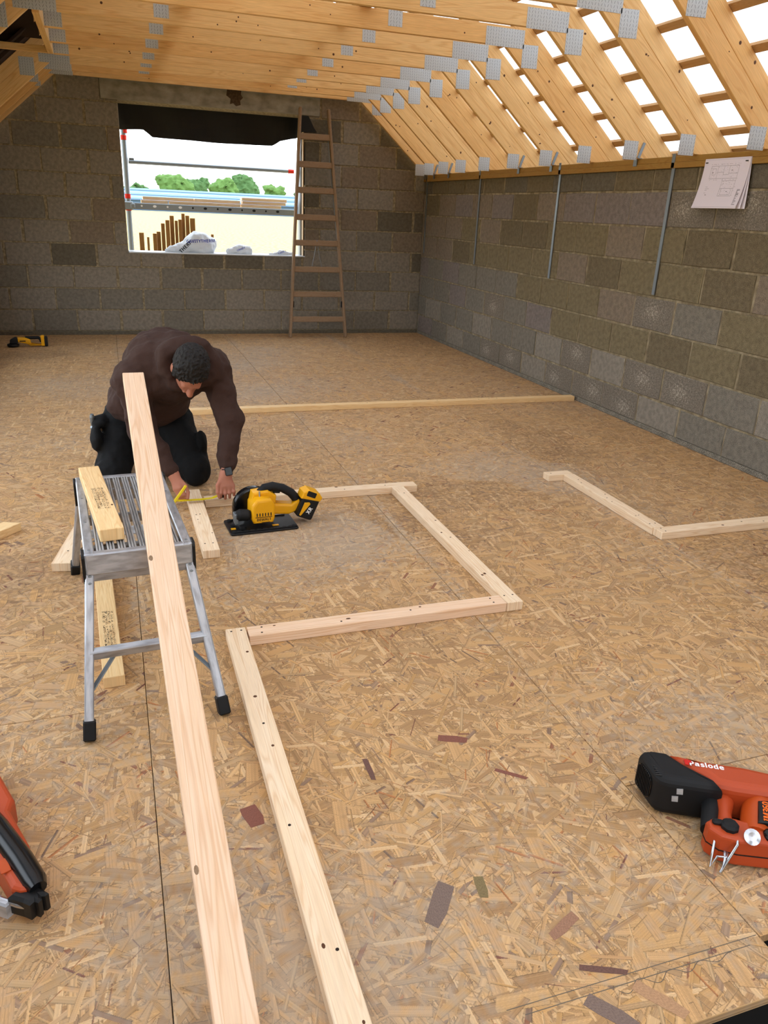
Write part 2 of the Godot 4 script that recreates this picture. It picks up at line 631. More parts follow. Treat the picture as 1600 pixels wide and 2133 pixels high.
# Dotted grade print of the kind sprayed on sawn timber.
func print_texture(rows: int, cols: int, seed_: int) -> ImageTexture:
	var r := RandomNumberGenerator.new()
	r.seed = seed_
	var w := cols * 6
	var h := rows * 12
	var im := Image.create_empty(w, h, false, Image.FORMAT_RGBA8)
	im.fill(Color(0.12, 0.10, 0.09, 0.0))
	for row in rows:
		for c in cols:
			if r.randf() < 0.12:
				continue
			for dy in 5:
				for dx in 3:
					if r.randf() < 0.55:
						var px := c * 6 + dx * 2
						var py := row * 12 + dy * 2
						im.set_pixel(px, py, Color(0.12, 0.10, 0.09, 1))
						if px + 1 < w and r.randf() < .6:
							im.set_pixel(px + 1, py, Color(0.12, 0.10, 0.09, 1))
						if r.randf() < .5:
							im.set_pixel(px, py + 1, Color(0.12, 0.10, 0.09, 1))
	return ImageTexture.create_from_image(im)

# Building plan as printed on the sheet.
func plan_texture() -> ImageTexture:
	var w := 512
	var h := 400
	var im := Image.create_empty(w, h, false, Image.FORMAT_RGB8)
	im.fill(Color8(226, 222, 228))
	var ink := Color8(128, 124, 134)
	var dark := Color8(70, 68, 76)
	var line := func(x0: int, y0: int, x1: int, y1: int, t: int, c: Color) -> void:
		im.fill_rect(Rect2i(mini(x0, x1), mini(y0, y1), maxi(absi(x1 - x0), t), maxi(absi(y1 - y0), t)), c)
	line.call(10, 10, 500, 10, 1, ink)
	line.call(10, 388, 500, 388, 1, ink)
	for q in [[90, 60, 400, 160], [250, 160, 400, 300], [90, 60, 170, 160], [170, 60, 240, 110], [240, 60, 300, 130], [300, 60, 400, 120], [250, 180, 400, 240], [270, 240, 380, 290], [110, 80, 150, 130]]:
		line.call(q[0], q[1], q[2], q[1], 2, ink)
		line.call(q[0], q[3], q[2], q[3], 2, ink)
		line.call(q[0], q[1], q[0], q[3], 2, ink)
		line.call(q[2], q[1], q[2], q[3], 2, ink)
	var r := RandomNumberGenerator.new()
	r.seed = 12
	for i in 150:
		var x := r.randi_range(80, 410)
		var y := r.randi_range(46, 300)
		if x < 240 and y > 175:
			continue
		line.call(x, y, x + r.randi_range(2, 9), y, 2, ink)
	for i in 26:
		var y := 45 + (r.randi() % 2) * 125
		line.call(86 + i * 12, y, 92 + i * 12, y, 3, ink)
	for q in [[110, 110], [325, 95], [330, 265], [100, 290]]:
		line.call(q[0], q[1], q[0] + 16, q[1] + 4, 3, dark)
	for y in [225, 240, 252, 275]:
		line.call(80, y, 80 + r.randi_range(18, 46), y, 2, ink)
	for y in range(250, 375, 6):
		line.call(450, y, 450 + r.randi_range(8, 34), y, 3, dark if y < 300 else ink)
	return ImageTexture.create_from_image(im)

func blotch_texture() -> ImageTexture:
	var base := noise(61, 0.09, 4)
	var g2 := noise(62, 0.35, 2)
	var g3 := noise(63, 0.19, 3)
	var im := Image.create_empty(256, 128, false, Image.FORMAT_RGB8)
	for y in 128:
		for x in 256:
			var k := 0.5 + base.get_noise_2d(x, y) * 0.35 + g2.get_noise_2d(x, y) * 0.5
			var e := Vector2((x - 120) / 70.0, (y - 60) / 42.0).length()
			var salt := clampf((1.0 - e) * 0.9 + g3.get_noise_2d(x, y) * 1.7 + base.get_noise_2d(x * .8 + 40, y * .8) * 1.2 - 0.45, 0.0, 1.0)
			var c := Color(0.50, 0.475, 0.43) * (0.62 + k * 0.65)
			im.set_pixel(x, y, c.lerp(Color(0.84, 0.82, 0.76), salt * 0.7))
	return ImageTexture.create_from_image(im)

func make_materials() -> void:
	var pine := [[0.0, Color8(238, 217, 188)], [0.30, Color8(235, 212, 181)], [0.36, Color8(224, 193, 158)], [0.40, Color8(236, 214, 184)], [0.47, Color8(239, 219, 192)], [0.52, Color8(226, 196, 162)], [0.55, Color8(237, 216, 188)], [0.62, Color8(241, 222, 196)], [0.67, Color8(228, 200, 167)], [0.70, Color8(238, 217, 189)], [1.0, Color8(232, 207, 175)]]
	var fine := grey(9, 0.09, 512, 512, 3)
	var pale: Texture2D = ramp(grey(3, 0.0075, 512, 512, 2), 512, 512, pine, fine, 0.035)
	var warm_stops := []
	for s in pine:
		warm_stops.append([s[0], s[1] * Color(0.985, 0.905, 0.745)])
	var warm: Texture2D = ramp(grey(4, 0.0065, 512, 512, 2), 512, 512, warm_stops, fine, 0.05)
	mats.pine = mat(Color(0.98, 0.96, 0.93), 0.62, 0, pale, Vector3(0.22, 5.5, 1))
	mats.pine_pink = mat(Color(0.97, 0.915, 0.885), 0.62, 0, pale, Vector3(0.2, 5.0, 1))
	mats.pine_gold = mat(Color(0.98, 0.92, 0.78), 0.62, 0, pale, Vector3(0.35, 7.0, 1))
	mats.truss = mat(Color(1.0, 0.98, 0.93), 0.6, 0, warm, Vector3(0.16, 3.6, 1))
	mats.truss_gold = mat(Color(0.98, 0.93, 0.84), 0.6, 0, warm, Vector3(0.18, 4.0, 1))
	mats.batten = mat(Color(0.80, 0.76, 0.72), 0.75, 0, warm, Vector3(0.6, 5, 1))
	mats.treated = mat(Color(0.66, 0.60, 0.40), 0.7, 0, warm, Vector3(0.5, 6, 1))
	mats.old_wood = mat(Color(0.59, 0.535, 0.485), 0.75, 0, pale, Vector3(0.8, 8, 1))
	mats.post = mat(Color(0.60, 0.48, 0.30), 0.75, 0, pale, Vector3(0.6, 6, 1))
	mats.endgrain = mat(Color(0.72, 0.58, 0.40), 0.8, 0, pale, Vector3(6, 14, 1))
	mats.knot = mat(Color(0.34, 0.21, 0.12), 0.7)
	mats.screw = mat(Color(0.16, 0.12, 0.09), 0.5, 0.3)
	var spk := grey(14, 0.33, 512, 512, 2)
	var b1 := grey(15, 0.26, 512, 512, 3)
	var b2 := grey(17, 0.022, 512, 512, 4)
	for i in b1.size():
		b1[i] = clampi(int(b1[i] * 0.8 + b2[i] * 0.22), 0, 255)
	var blk: Texture2D = ramp(b1, 512, 512, [[0, Color8(70, 70, 70)], [0.28, Color8(124, 124, 124)], [0.45, Color8(164, 164, 164)], [0.65, Color8(192, 192, 192)], [1, Color8(236, 236, 236)]], spk, 0.55)
	var names := {"grey": Color(0.80, 0.755, 0.68), "cool": Color(0.72, 0.685, 0.615), "olive": Color(0.71, 0.645, 0.495), "dark_olive": Color(0.655, 0.59, 0.46), "brown": Color(0.755, 0.68, 0.585), "violet": Color(0.735, 0.68, 0.64), "dark": Color(0.61, 0.57, 0.49)}
	for k in names:
		mats["block_" + k] = bumpy(mat(names[k], 0.95, 0, blk, Vector3(2.0, 2.0, 1)), blk, 0.35)
	mats.block_salt = bumpy(mat(Color(1.0, 0.98, 0.96), 0.95, 0, blotch_texture(), Vector3(1, 1, 1)), blk, 0.3)
	var mor: Texture2D = ramp(grey(16, 0.03, 256, 256, 5), 256, 256, [[0, Color8(118, 108, 92)], [0.5, Color8(150, 141, 122)], [1, Color8(186, 178, 160)]])
	var lin: Texture2D = ramp(grey(18, 0.02, 256, 256, 5), 256, 256, [[0, Color8(140, 136, 126)], [0.5, Color8(166, 163, 154)], [1, Color8(188, 186, 178)]])
	mats.mortar = bumpy(mat(Color(0.90, 0.87, 0.80), 0.95, 0, mor, Vector3(3, 3, 1)), mor, 0.5)
	mats.lintel = bumpy(mat(Color(0.84, 0.83, 0.80), 0.9, 0, lin, Vector3(1.1, 1.6, 1)), blk, 0.15)
	mats.stain = mat(Color(0.50, 0.43, 0.36), 0.95, 0, mor, Vector3(5, 5, 1))
	mats.plate = mat(Color(1.0, 1.0, 1.0), 0.45, 0.22, plate_texture(), Vector3(6, 6, 1))
	mats.galv = mat(Color(0.52, 0.55, 0.57), 0.4, 0.75)
	mats.dust = floor_dirt()
	for i in 2:
		var o := mat(Color(0.925, 0.868, 0.80), 0.72, 0, strand_board(100 + i, 2048), Vector3(1 / 2.4, 1 / 2.4, 1))
		o.detail_enabled = true
		o.detail_albedo = mats.dust
		o.detail_uv_layer = BaseMaterial3D.DETAIL_UV_2
		o.detail_blend_mode = BaseMaterial3D.BLEND_MODE_MIX
		mats["osb%d" % i] = o
	mats.pencil_grey = mat(Color(0.40, 0.36, 0.31), 0.8)
	var stp: Texture2D = ramp(fine, 512, 512, [[0, Color8(150, 150, 150)], [0.5, Color8(215, 215, 215)], [1, Color8(255, 255, 255)]])
	for q in [["grey", Color(0.56, 0.47, 0.42)], ["red", Color(0.60, 0.38, 0.31)], ["brown", Color(0.70, 0.52, 0.41)], ["dark", Color(0.50, 0.36, 0.31)], ["tan", Color(0.80, 0.62, 0.46)], ["green", Color(0.58, 0.50, 0.34)]]:
		mats["strand_" + q[0]] = mat(q[1], 0.8, 0, stp, Vector3(3, 30, 1))
	mats.board_edge = mat(Color(0.58, 0.47, 0.33), 0.85)
	var alu: Texture2D = ramp(grey(21, 0.02, 256, 256, 5), 256, 256, [[0, Color8(160, 159, 158)], [0.45, Color8(186, 186, 187)], [0.6, Color8(198, 199, 201)], [1, Color8(214, 213, 210)]])
	mats.alu = mat(Color(0.90, 0.91, 0.93), 0.38, 0.5, alu, Vector3(2, 8, 1))
	mats.alu_dusty = mat(Color(0.86, 0.85, 0.84), 0.6, 0.15, alu, Vector3(2, 8, 1))
	mats.steel = mat(Color(0.72, 0.73, 0.75), 0.25, 0.95)
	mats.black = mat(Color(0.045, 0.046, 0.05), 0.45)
	mats.rubber = mat(Color(0.05, 0.052, 0.058), 0.65)
	mats.gloss_black = mat(Color(0.035, 0.037, 0.045), 0.22)
	mats.yellow = mat(Color(0.88, 0.63, 0.03), 0.4)
	mats.orange = mat(Color(0.66, 0.255, 0.11), 0.42)
	mats.orange_deep = mat(Color(0.68, 0.27, 0.075), 0.42)
	mats.blue = mat(Color(0.10, 0.20, 0.62), 0.4)
	mats.white_ink = mat(Color(0.92, 0.92, 0.92), 0.5)
	mats.red_ink = mat(Color(0.75, 0.09, 0.07), 0.5)
	mats.orange_ink = mat(Color(0.90, 0.40, 0.08), 0.5)
	mats.dark_ink = mat(Color(0.05, 0.05, 0.05), 0.6)
	var cl: Texture2D = ramp(grey(41, 0.25, 256, 256, 3), 256, 256, [[0, Color8(190, 190, 190)], [1, Color8(255, 255, 255)]])
	mats.hoodie = mat(Color(0.27, 0.185, 0.155), 0.95, 0, cl, Vector3(4, 4, 4))
	mats.hoodie.uv1_triplanar = true
	mats.trousers = mat(Color(0.040, 0.041, 0.047), 0.9, 0, cl, Vector3(5, 5, 5))
	mats.trousers.uv1_triplanar = true
	mats.skin = mat(Color(0.66, 0.43, 0.34), 0.55)
	mats.skin.subsurf_scatter_enabled = true
	mats.skin.subsurf_scatter_strength = 0.08
	mats.tape = mat(Color(0.86, 0.76, 0.06), 0.4)
	mats.hair = mat(Color(0.085, 0.068, 0.058), 0.7)
	mats.membrane_black = mat(Color(0.055, 0.057, 0.062), 0.55)
	var sh: Texture2D = ramp(grey(51, 0.014, 256, 256, 5), 256, 256, [[0, Color8(214, 220, 228)], [0.5, Color8(236, 240, 245)], [1, Color8(252, 253, 255)]])
	mats.sheet = mat(Color(0.93, 0.935, 0.95), 0.6, 0, sh, Vector3(0.9, 0.9, 1))
	mats.sheet.backlight_enabled = true
	mats.sheet.backlight = Color(1, 1, 1)
	mats.felt = mat(Color(0.20, 0.14, 0.11), 0.9)
	mats.bag = mat(Color(0.86, 0.88, 0.90), 0.35)
	mats.bag.backlight_enabled = true
	mats.bag.backlight = Color(0.6, 0.6, 0.6)
	mats.paper = mat(Color(0.92, 0.90, 0.94), 0.8)
	mats.paper_print = mat(Color(0.98, 0.97, 1.0), 0.8, 0, plan_texture(), Vector3.ONE)
	mats.tube = mat(Color(0.56, 0.60, 0.64), 0.4, 0.6)
	mats.red_clamp = mat(Color(0.85, 0.16, 0.08), 0.5)
	var fld: Texture2D = ramp(grey(71, 0.05, 512, 512, 5), 512, 512, [[0, Color8(150, 124, 70)], [0.45, Color8(206, 182, 120)], [1, Color8(238, 220, 164)]])
	mats.field = mat(Color(0.82, 0.80, 0.74), 0.95, 0, fld, Vector3(0.06, 0.06, 0.06))
	mats.field.uv1_triplanar = true
	mats.barn = mat(Color(0.36, 0.47, 0.58), 0.5, 0.2)
	mats.barn_dark = mat(Color(0.30, 0.40, 0.50), 0.6, 0.1)
	mats.leaf = mat(Color(0.30, 0.42, 0.20), 0.9)
	mats.leaf2 = mat(Color(0.25, 0.37, 0.20), 0.9)
	mats.bark = mat(Color(0.20, 0.16, 0.12), 0.9)
	mats.under = mat(Color(0.25, 0.24, 0.23), 0.95)

# ---------------------------------------------------------------- the building
const WALL_X := 3.61
const LEFT_X := -1.22
const BACK_Z := -9.21
const FRONT_Z := 2.4
const MID_X := 1.195
const TRUSS_Z := [-9.14, -8.86, -8.44, -7.98, -7.42, -6.82, -6.24, -5.655, -5.065, -4.475, -3.885, -3.3, -2.715, -2.13, -1.545, -0.96, -0.375, 0.21, 0.795, 1.38, 1.965]
const SLOPE := 0.868

func ready_view() -> void:
	var cam := Camera3D.new()
	cam.name = "camera"
	cam.position = Vector3(0, 1.4, 0)
	cam.rotation = Vector3(-0.372236, -0.342209, 0.0454006)
	cam.keep_aspect = Camera3D.KEEP_HEIGHT
	cam.fov = rad_to_deg(2.0 * atan(1066.5 / 1596.46))
	cam.near = 0.05
	cam.far = 900.0
	add_child(cam, true)
	cam.current = true
	var sm := ProceduralSkyMaterial.new()
	sm.sky_top_color = Color(0.87, 0.91, 0.96)
	sm.sky_horizon_color = Color(0.93, 0.96, 0.98)
	sm.sky_curve = 0.25
	sm.ground_horizon_color = Color(0.75, 0.74, 0.66)
	sm.ground_bottom_color = Color(0.55, 0.52, 0.42)
	sm.sky_energy_multiplier = 1.0
	var env := Environment.new()
	env.background_mode = Environment.BG_SKY
	env.sky = Sky.new()
	env.sky.sky_material = sm
	env.background_energy_multiplier = 1.6
	env.tonemap_mode = Environment.TONE_MAPPER_LINEAR
	env.tonemap_exposure = EXPOSURE
	env.sdfgi_enabled = true
	env.ssao_enabled = true
	env.ssil_enabled = true
	var we := WorldEnvironment.new()
	we.name = "environment"
	we.environment = env
	add_child(we, true)
	var sun := DirectionalLight3D.new()
	sun.name = "sun"
	sun.light_color = Color(1.0, 0.95, 0.86)
	sun.light_energy = SUN_ENERGY
	sun.light_angular_distance = 6.0
	sun.shadow_enabled = true
	sun.sky_mode = DirectionalLight3D.SKY_MODE_LIGHT_ONLY
	add_child(sun, true)
	sun.look_at_from_position(Vector3(8, 12, -1.0), Vector3.ZERO)

func slope_y(x: float) -> float:
	# underside of the rafters at a given x
	return 2.53 + (2.76 - MID_X - absf(x - MID_X)) * SLOPE

func roof_poly(extra: float, floor_y: float, x0: float, x1: float) -> PackedVector2Array:
	return PackedVector2Array([Vector2(x0, floor_y), Vector2(x1, floor_y), Vector2(x1, slope_y(x1) + extra), Vector2(MID_X, slope_y(MID_X) + extra), Vector2(x0, slope_y(x0) + extra)])

# Lays blocks in courses on a wall seen as a plane (s along the wall, y up); place maps plane axes into the room.
func lay_blocks(wall: Node3D, y0: float, course: float, rows: int, s0: float, s1: float, joints: Array, step: float, keep: PackedVector2Array, holes: Array, place: Transform3D, pick: Callable, gap_v: float, gap_h: float) -> void:
	for row in rows:
		var off: float = joints[row % 2]
		var k0 := int(floor((s0 - off) / step)) - 1
		var k1 := int(ceil((s1 - off) / step)) + 1
		for k in range(k0, k1):
			var a := off + k * step + gap_v * (0.5 + rng.randf_range(-.2, .3))
			var b := off + (k + 1) * step - gap_v * (0.5 + rng.randf_range(-.2, .3))
			var lo := y0 + row * course + gap_h * 0.5
			var hi := y0 + (row + 1) * course - gap_h * 0.5
			var j := func() -> Vector2: return Vector2(rng.randf_range(-.003, .003), rng.randf_range(-.003, .003))
			var p := PackedVector2Array([Vector2(a, lo) + j.call(), Vector2((a + b) * .5, lo) + j.call(), Vector2(b, lo) + j.call(), Vector2(b, (lo + hi) * .5) + j.call(), Vector2(b, hi) + j.call(), Vector2((a + b) * .5, hi) + j.call(), Vector2(a, hi) + j.call(), Vector2(a, (lo + hi) * .5) + j.call()])
			var shapes: Array = Geometry2D.intersect_polygons(p, keep)
			for h in holes:
				var left := []
				for q in shapes:
					left.append_array(Geometry2D.clip_polygons(q, h))
				shapes = left
			for q in shapes:
				var area := 0.0
				for i in q.size():
					area += q[i].cross(q[(i + 1) % q.size()])
				if absf(area) * 0.5 < 0.0015:
					continue
				var kind: String = pick.call(row, (a + b) * 0.5)
				var m := Mesher.new()
				var proud := rng.randf_range(-0.002, 0.003)
				if kind == "salt":
					var shift := Vector2(rng.randf_range(-.2, .2), rng.randf_range(-.15, .15))
					var flip := 1.0 if rng.randf() < .5 else -1.0
					prism(m, q, -0.1, proud, 0.005, place, Vector2.RIGHT, Vector2.ZERO, 1)
					for i in m.uv.size():
						m.uv[i] = Vector2((m.uv[i].x - a) / (b - a) * flip + shift.x, 1.0 - (m.uv[i].y - lo) / (hi - lo) + shift.y)
				else:
					prism(m, q, -0.1, proud, 0.005, place, Vector2.RIGHT, Vector2(rng.randf() * 3, rng.randf() * 3), 1)
				part("block", m, mats["block_" + kind], wall)

func build_walls() -> void:
	# back gable wall with the window opening
	var wall := setting("wall_back", "grey concrete block gable wall with a window opening and lintel")
	var win := PackedVector2Array(rect(0.200, 0.875, 2.155, 2.352))
	var lint := PackedVector2Array(rect(0.035, 2.352, 2.32, 2.545))
	var core := Mesher.new()
	var depth := 0.30
	var outline := roof_poly(0.05, -2.7, LEFT_X - .3, WALL_X + .3)
	# mortar body round the opening, in four slabs
	var P := Transform3D(Basis(), Vector3(0, 0, BACK_Z))
	var under: Array = Geometry2D.intersect_polygons(outline, PackedVector2Array(rect(-3, -3, 6, .875)))[0]
	prism(core, under, -depth, -0.006, 0.0, P)
	for r in [rect(-3, .875, .2, 2.352), rect(2.155, .875, 6, 2.352), rect(-3, 2.352, 6, 6)]:
		prism(core, Geometry2D.intersect_polygons(outline, PackedVector2Array(r))[0], -depth, -0.006, 0.0, P)
	part("mortar", core, mats.mortar, wall)
	var keep := roof_poly(0.04, 0.0, LEFT_X, WALL_X)
	var pick := func(row: int, s: float) -> String:
		var t := rng.randf()
		if row <= 2:
			return "cool" if t < .55 else "grey"
		if s < .2 and row > 5:
			return "grey" if t < .8 else "cool"
		return "grey" if t < .42 else ("brown" if t < .7 else ("cool" if t < .85 else "dark"))
	lay_blocks(wall, 0.04, 0.229, 12, LEFT_X, WALL_X, [0.07, 0.321], 0.4515, keep, [win, lint], P, pick, 0.020, 0.014)
	var m := Mesher.new()
	box(m, Vector3(1.178, 2.447, BACK_Z - .09), Vector3(2.28, .187, .2), .004)
	part("lintel", m, mats.lintel, wall)
	m = Mesher.new()
	prism(m, [Vector2(1.31, 2.535), Vector2(1.46, 2.538), Vector2(1.455, 2.50), Vector2(1.475, 2.47), Vector2(1.445, 2.44), Vector2(1.45, 2.40), Vector2(1.40, 2.385), Vector2(1.37, 2.41), Vector2(1.335, 2.40), Vector2(1.345, 2.45), Vector2(1.30, 2.48)], 0, .0006, 0, Transform3D(Basis(), Vector3(0, 0, BACK_Z + .0101)))
	part("rust_stain", m, mats.stain, wall)
	m = Mesher.new()
	box(m, Vector3(1.2, 0.02, BACK_Z - .05), Vector3(4.82, .04, .1 + .006), .002)
	part("base_joint", m, mats.block_dark, wall)
	# right dwarf wall
	wall = setting("wall_right", "low concrete block side wall under the roof slope")
	m = Mesher.new()
	box(m, Vector3(WALL_X + .156, (1.755 - 2.7) * .5, (BACK_Z + FRONT_Z) * .5), Vector3(.30, 1.755 + 2.7, FRONT_Z - BACK_Z), 0)
	part("mortar", m, mats.mortar, wall)
	var Q := Transform3D(Basis(Vector3(0, 0, -1), Vector3(0, 1, 0), Vector3(-1, 0, 0)) * Basis(), Vector3(WALL_X, 0, 0))
	# s runs along -z here, so s = -z
	Q = Transform3D(Basis(Vector3(0, 0, -1), Vector3.UP, Vector3(-1, 0, 0)), Vector3(WALL_X, 0, 0))
	var keep2 := PackedVector2Array(rect(-1.0, 0.035, -BACK_Z, 1.755))
	var salty := {"0": [7.05, 6.6, 5.7, 5.25, 4.8], "1": [5.63, 4.75, 4.3], "2": [6.95], "3": [4.67], "6": [4.45, 4.0]}
	var pick2 := func(row: int, s: float) -> String:
		var t := rng.randf()
		if salty.has(str(row)):
			for q in salty[str(row)]:
				if absf(q - s) < 0.21:
					return "salt"
		match row:
			0, 1:
				return "cool" if t < .55 else ("grey" if t < .9 else "violet")
			2:
				return ("cool" if t < .7 else "violet") if s > 5.9 else ("olive" if t < .5 else "dark_olive")
			3:
				return ("cool" if t < .8 else "violet") if s > 7.1 else ("olive" if t < .6 else ("brown" if t < .8 else "cool"))
			4, 5:
				return "brown" if s > 8.2 else ("olive" if t < .55 else ("dark_olive" if t < .85 else "brown"))
			6:
				return "violet" if t < .4 else ("brown" if t < .8 else "dark_olive")
		return "dark" if t < .6 else "dark_olive"
	lay_blocks(wall, 0.0, 0.2307, 8, -1.0, -BACK_Z, [4.21, 3.985], 0.4515, keep2, [], Q, pick2, 0.014, 0.014)
	m = Mesher.new()
	box(m, Vector3(WALL_X + .046, .017, -4.1), Vector3(.1, .034, 10.2), .003)
	part("base_joint", m, mats.block_cool, wall)
	# left dwarf wall, out of the picture, its assumed opening widened to light the room
	wall = setting("wall_left", "low block side wall with an unseen opening widened to let in light")
	m = Mesher.new()
	var X := LEFT_X - .15
	for r in LEFT_WALL:
		box(m, Vector3(X, (r[2] + r[3]) * .5, (r[0] + r[1]) * .5), Vector3(.3, r[3] - r[2], r[1] - r[0]), 0)
	part("blockwork", m, mats.block_grey, wall)
	# gable behind the camera, with an assumed opening sized for the light indoors
	wall = setting("wall_front", "block gable wall with an unseen opening added to let in light")
	m = Mesher.new()
	for r in [rect(LEFT_X - .3, -2.7, WALL_X + .3, -0.05), rect(LEFT_X - .3, -0.05, GAP_X0, 5), rect(GAP_X1, -0.05, WALL_X + .3, 5), rect(GAP_X0, GAP_Y1, GAP_X1, 5)]:
		var q := Geometry2D.intersect_polygons(PackedVector2Array(r), outline)
		for s in q:
			prism(m, s, 0, .3, 0, Transform3D(Basis(), Vector3(0, 0, FRONT_Z)))
	part("blockwork", m, mats.block_grey, wall)
	# window: reveal lining and sill
	var wn := setting("window_1", "unglazed window opening with bare lining strips")
	m = Mesher.new()
	box(m, Vector3(2.147, 1.6, BACK_Z - .07), Vector3(.014, 1.45, .05), .002)
	part("lining_strip", m, mats.pine, wn)
	m = Mesher.new()
	box(m, Vector3(2.146, 1.6, BACK_Z - .16), Vector3(.016, 1.45, .06), .002)
	part("lining_strip", m, mats.black, wn)
	m = Mesher.new()
	box(m, Vector3(2.146, 1.6, BACK_Z - .24), Vector3(.016, 1.45, .09), .002)
	part("lining_strip", m, mats.tube, wn)
	m = Mesher.new()
	box(m, Vector3(1.18, .881, BACK_Z - .15), Vector3(1.95, .012, .31), .002)
	part("sill_membrane", m, mats.bag, wn)

func build_floor() -> void:
	var fl := setting("floor", "oriented strand board floor, dusty and trodden")
	var cols := [[LEFT_X, 0.0, [-6.73, -4.385, -2.04, 0.31]], [0.0, 1.195, [-7.55, -5.2, -2.848, -0.74]], [1.195, 2.387, [-8.4, -6.05, -3.7, -1.33]], [2.387, WALL_X, [-7.55, -5.2, -2.6]]]
	var ci := 0
	for c in cols:
		var zs: Array = [BACK_Z] + c[2]
		var ends := [FRONT_Z, -0.738, -0.738, -0.738]
		if zs[zs.size() - 1] < ends[ci] - .05:
			zs.append(ends[ci])
		if ci == 1:
			zs[zs.size() - 1] = -0.738
		for i in zs.size() - 1:
			var pieces := [[c[0], c[1], zs[i], zs[i + 1]]]
			if ci == 1 and i == zs.size() - 2:
				# the cut sheet round the stair opening
				var ml := Mesher.new()
				prism(ml, [Vector2(.0007, zs[i] + .0007), Vector2(c[1] - .0007, zs[i] + .0007), Vector2(c[1] - .0007, -.738), Vector2(.60, -.738), Vector2(.60, FRONT_Z), Vector2(.0007, FRONT_Z)], -.022, 0, .0012, Transform3D(Basis(Vector3.RIGHT, Vector3(0, 0, 1), Vector3.UP), Vector3.ZERO), Vector2.UP, Vector2(.4, .9))
				ml.use2 = true
				for p in ml.v:
					ml.uv2.append(Vector2((p.x + 1.3) / 5.0, (p.z + 9.3) / 10.3))
				var cutsheet := part("strand_board_sheet", ml, mats.osb0, fl)
				marks(cutsheet)
				pieces = []
			if ci == 2 and i == zs.size() - 2:
				pieces = [[c[0], c[1], zs[i], -0.852]]
			if ci == 3 and i == zs.size() - 2:
				pieces = [[c[0], c[1], zs[i], -0.852]]
			for q in pieces:
				var m := Mesher.new()
				var g := 0.0022
				var size := Vector3(q[1] - q[0] - g, .022, q[3] - q[2] - g)
				var ce := Vector3((q[0] + q[1]) * .5, -.011, (q[2] + q[3]) * .5)
				box(m, ce, size, .0012, Transform3D(), 2, Vector2(rng.randf() * 2.4, rng.randf() * 2.4))
				m.use2 = true
				for p in m.v:
					m.uv2.append(Vector2((p.x + 1.3) / 5.0, (p.z + 9.3) / 10.3))
				part("strand_board_sheet", m, mats["osb%d" % (rng.randi() % 2)], fl)
		ci += 1
	# joists under the sheets
	for i in 23:
		var z := -9.0 + i * 0.4
		var m := Mesher.new()
		box(m, Vector3(1.195, -.13, z), Vector3(4.8, .2, .045), .001)
		if z < -0.9:
			part("joist", m, mats.treated, fl)
	var low := setting("floor_lower", "bare slab of the storey below")
	var m2 := Mesher.new()
	box(m2, Vector3(1.2, -2.75, -3.4), Vector3(5.4, .1, 12.2), 0)
	part("slab", m2, mats.under, low)

func marks(sheet: Node3D) -> void:
	# pencilled setting-out lines near the stair opening
	for q in [[Vector3(.60, .0002, -.864), Vector3(1.19, .0002, -.858)], [Vector3(.63, .0002, -.846), Vector3(1.16, .0002, -.842)]]:
		var m := Mesher.new()
		bar(m, q[0], q[1], .0016, .0004, Vector3.UP, 0.0)
		part("pencil_line", m, mats.pencil_grey, sheet)
	var pts := []
	for i in 40:
		var f := i / 39.0
		pts.append(Vector3(.83 + f * .28, .0003, -.836 + .012 * sin(f * 24.0) * (1.0 - f * .6)))
	var w := Mesher.new()
	tube(w, pts, [.0008], 5, true, .3)
	part("pencil_line", w, mats.pencil_grey, sheet)
	# a few strands that stand out by colour: x, z, length, width, turn, tone
	var st := STRANDS
	for q in st:
		var m := Mesher.new()
		var h: float = q[3] * .5
		var l: float = q[2] * .5
		prism(m, [Vector2(-l, -h), Vector2(-l * .4, -h * 1.15), Vector2(l * .9, -h), Vector2(l, h * .7), Vector2(l * .3, h * 1.1), Vector2(-l * .95, h)], 0, .0007, .0002, Transform3D(Basis(Vector3.UP, q[4]) * Basis(Vector3.RIGHT, -PI / 2), Vector3(q[0], 0, q[1])))
		part("wood_strand", m, mats[q[5]], sheet)

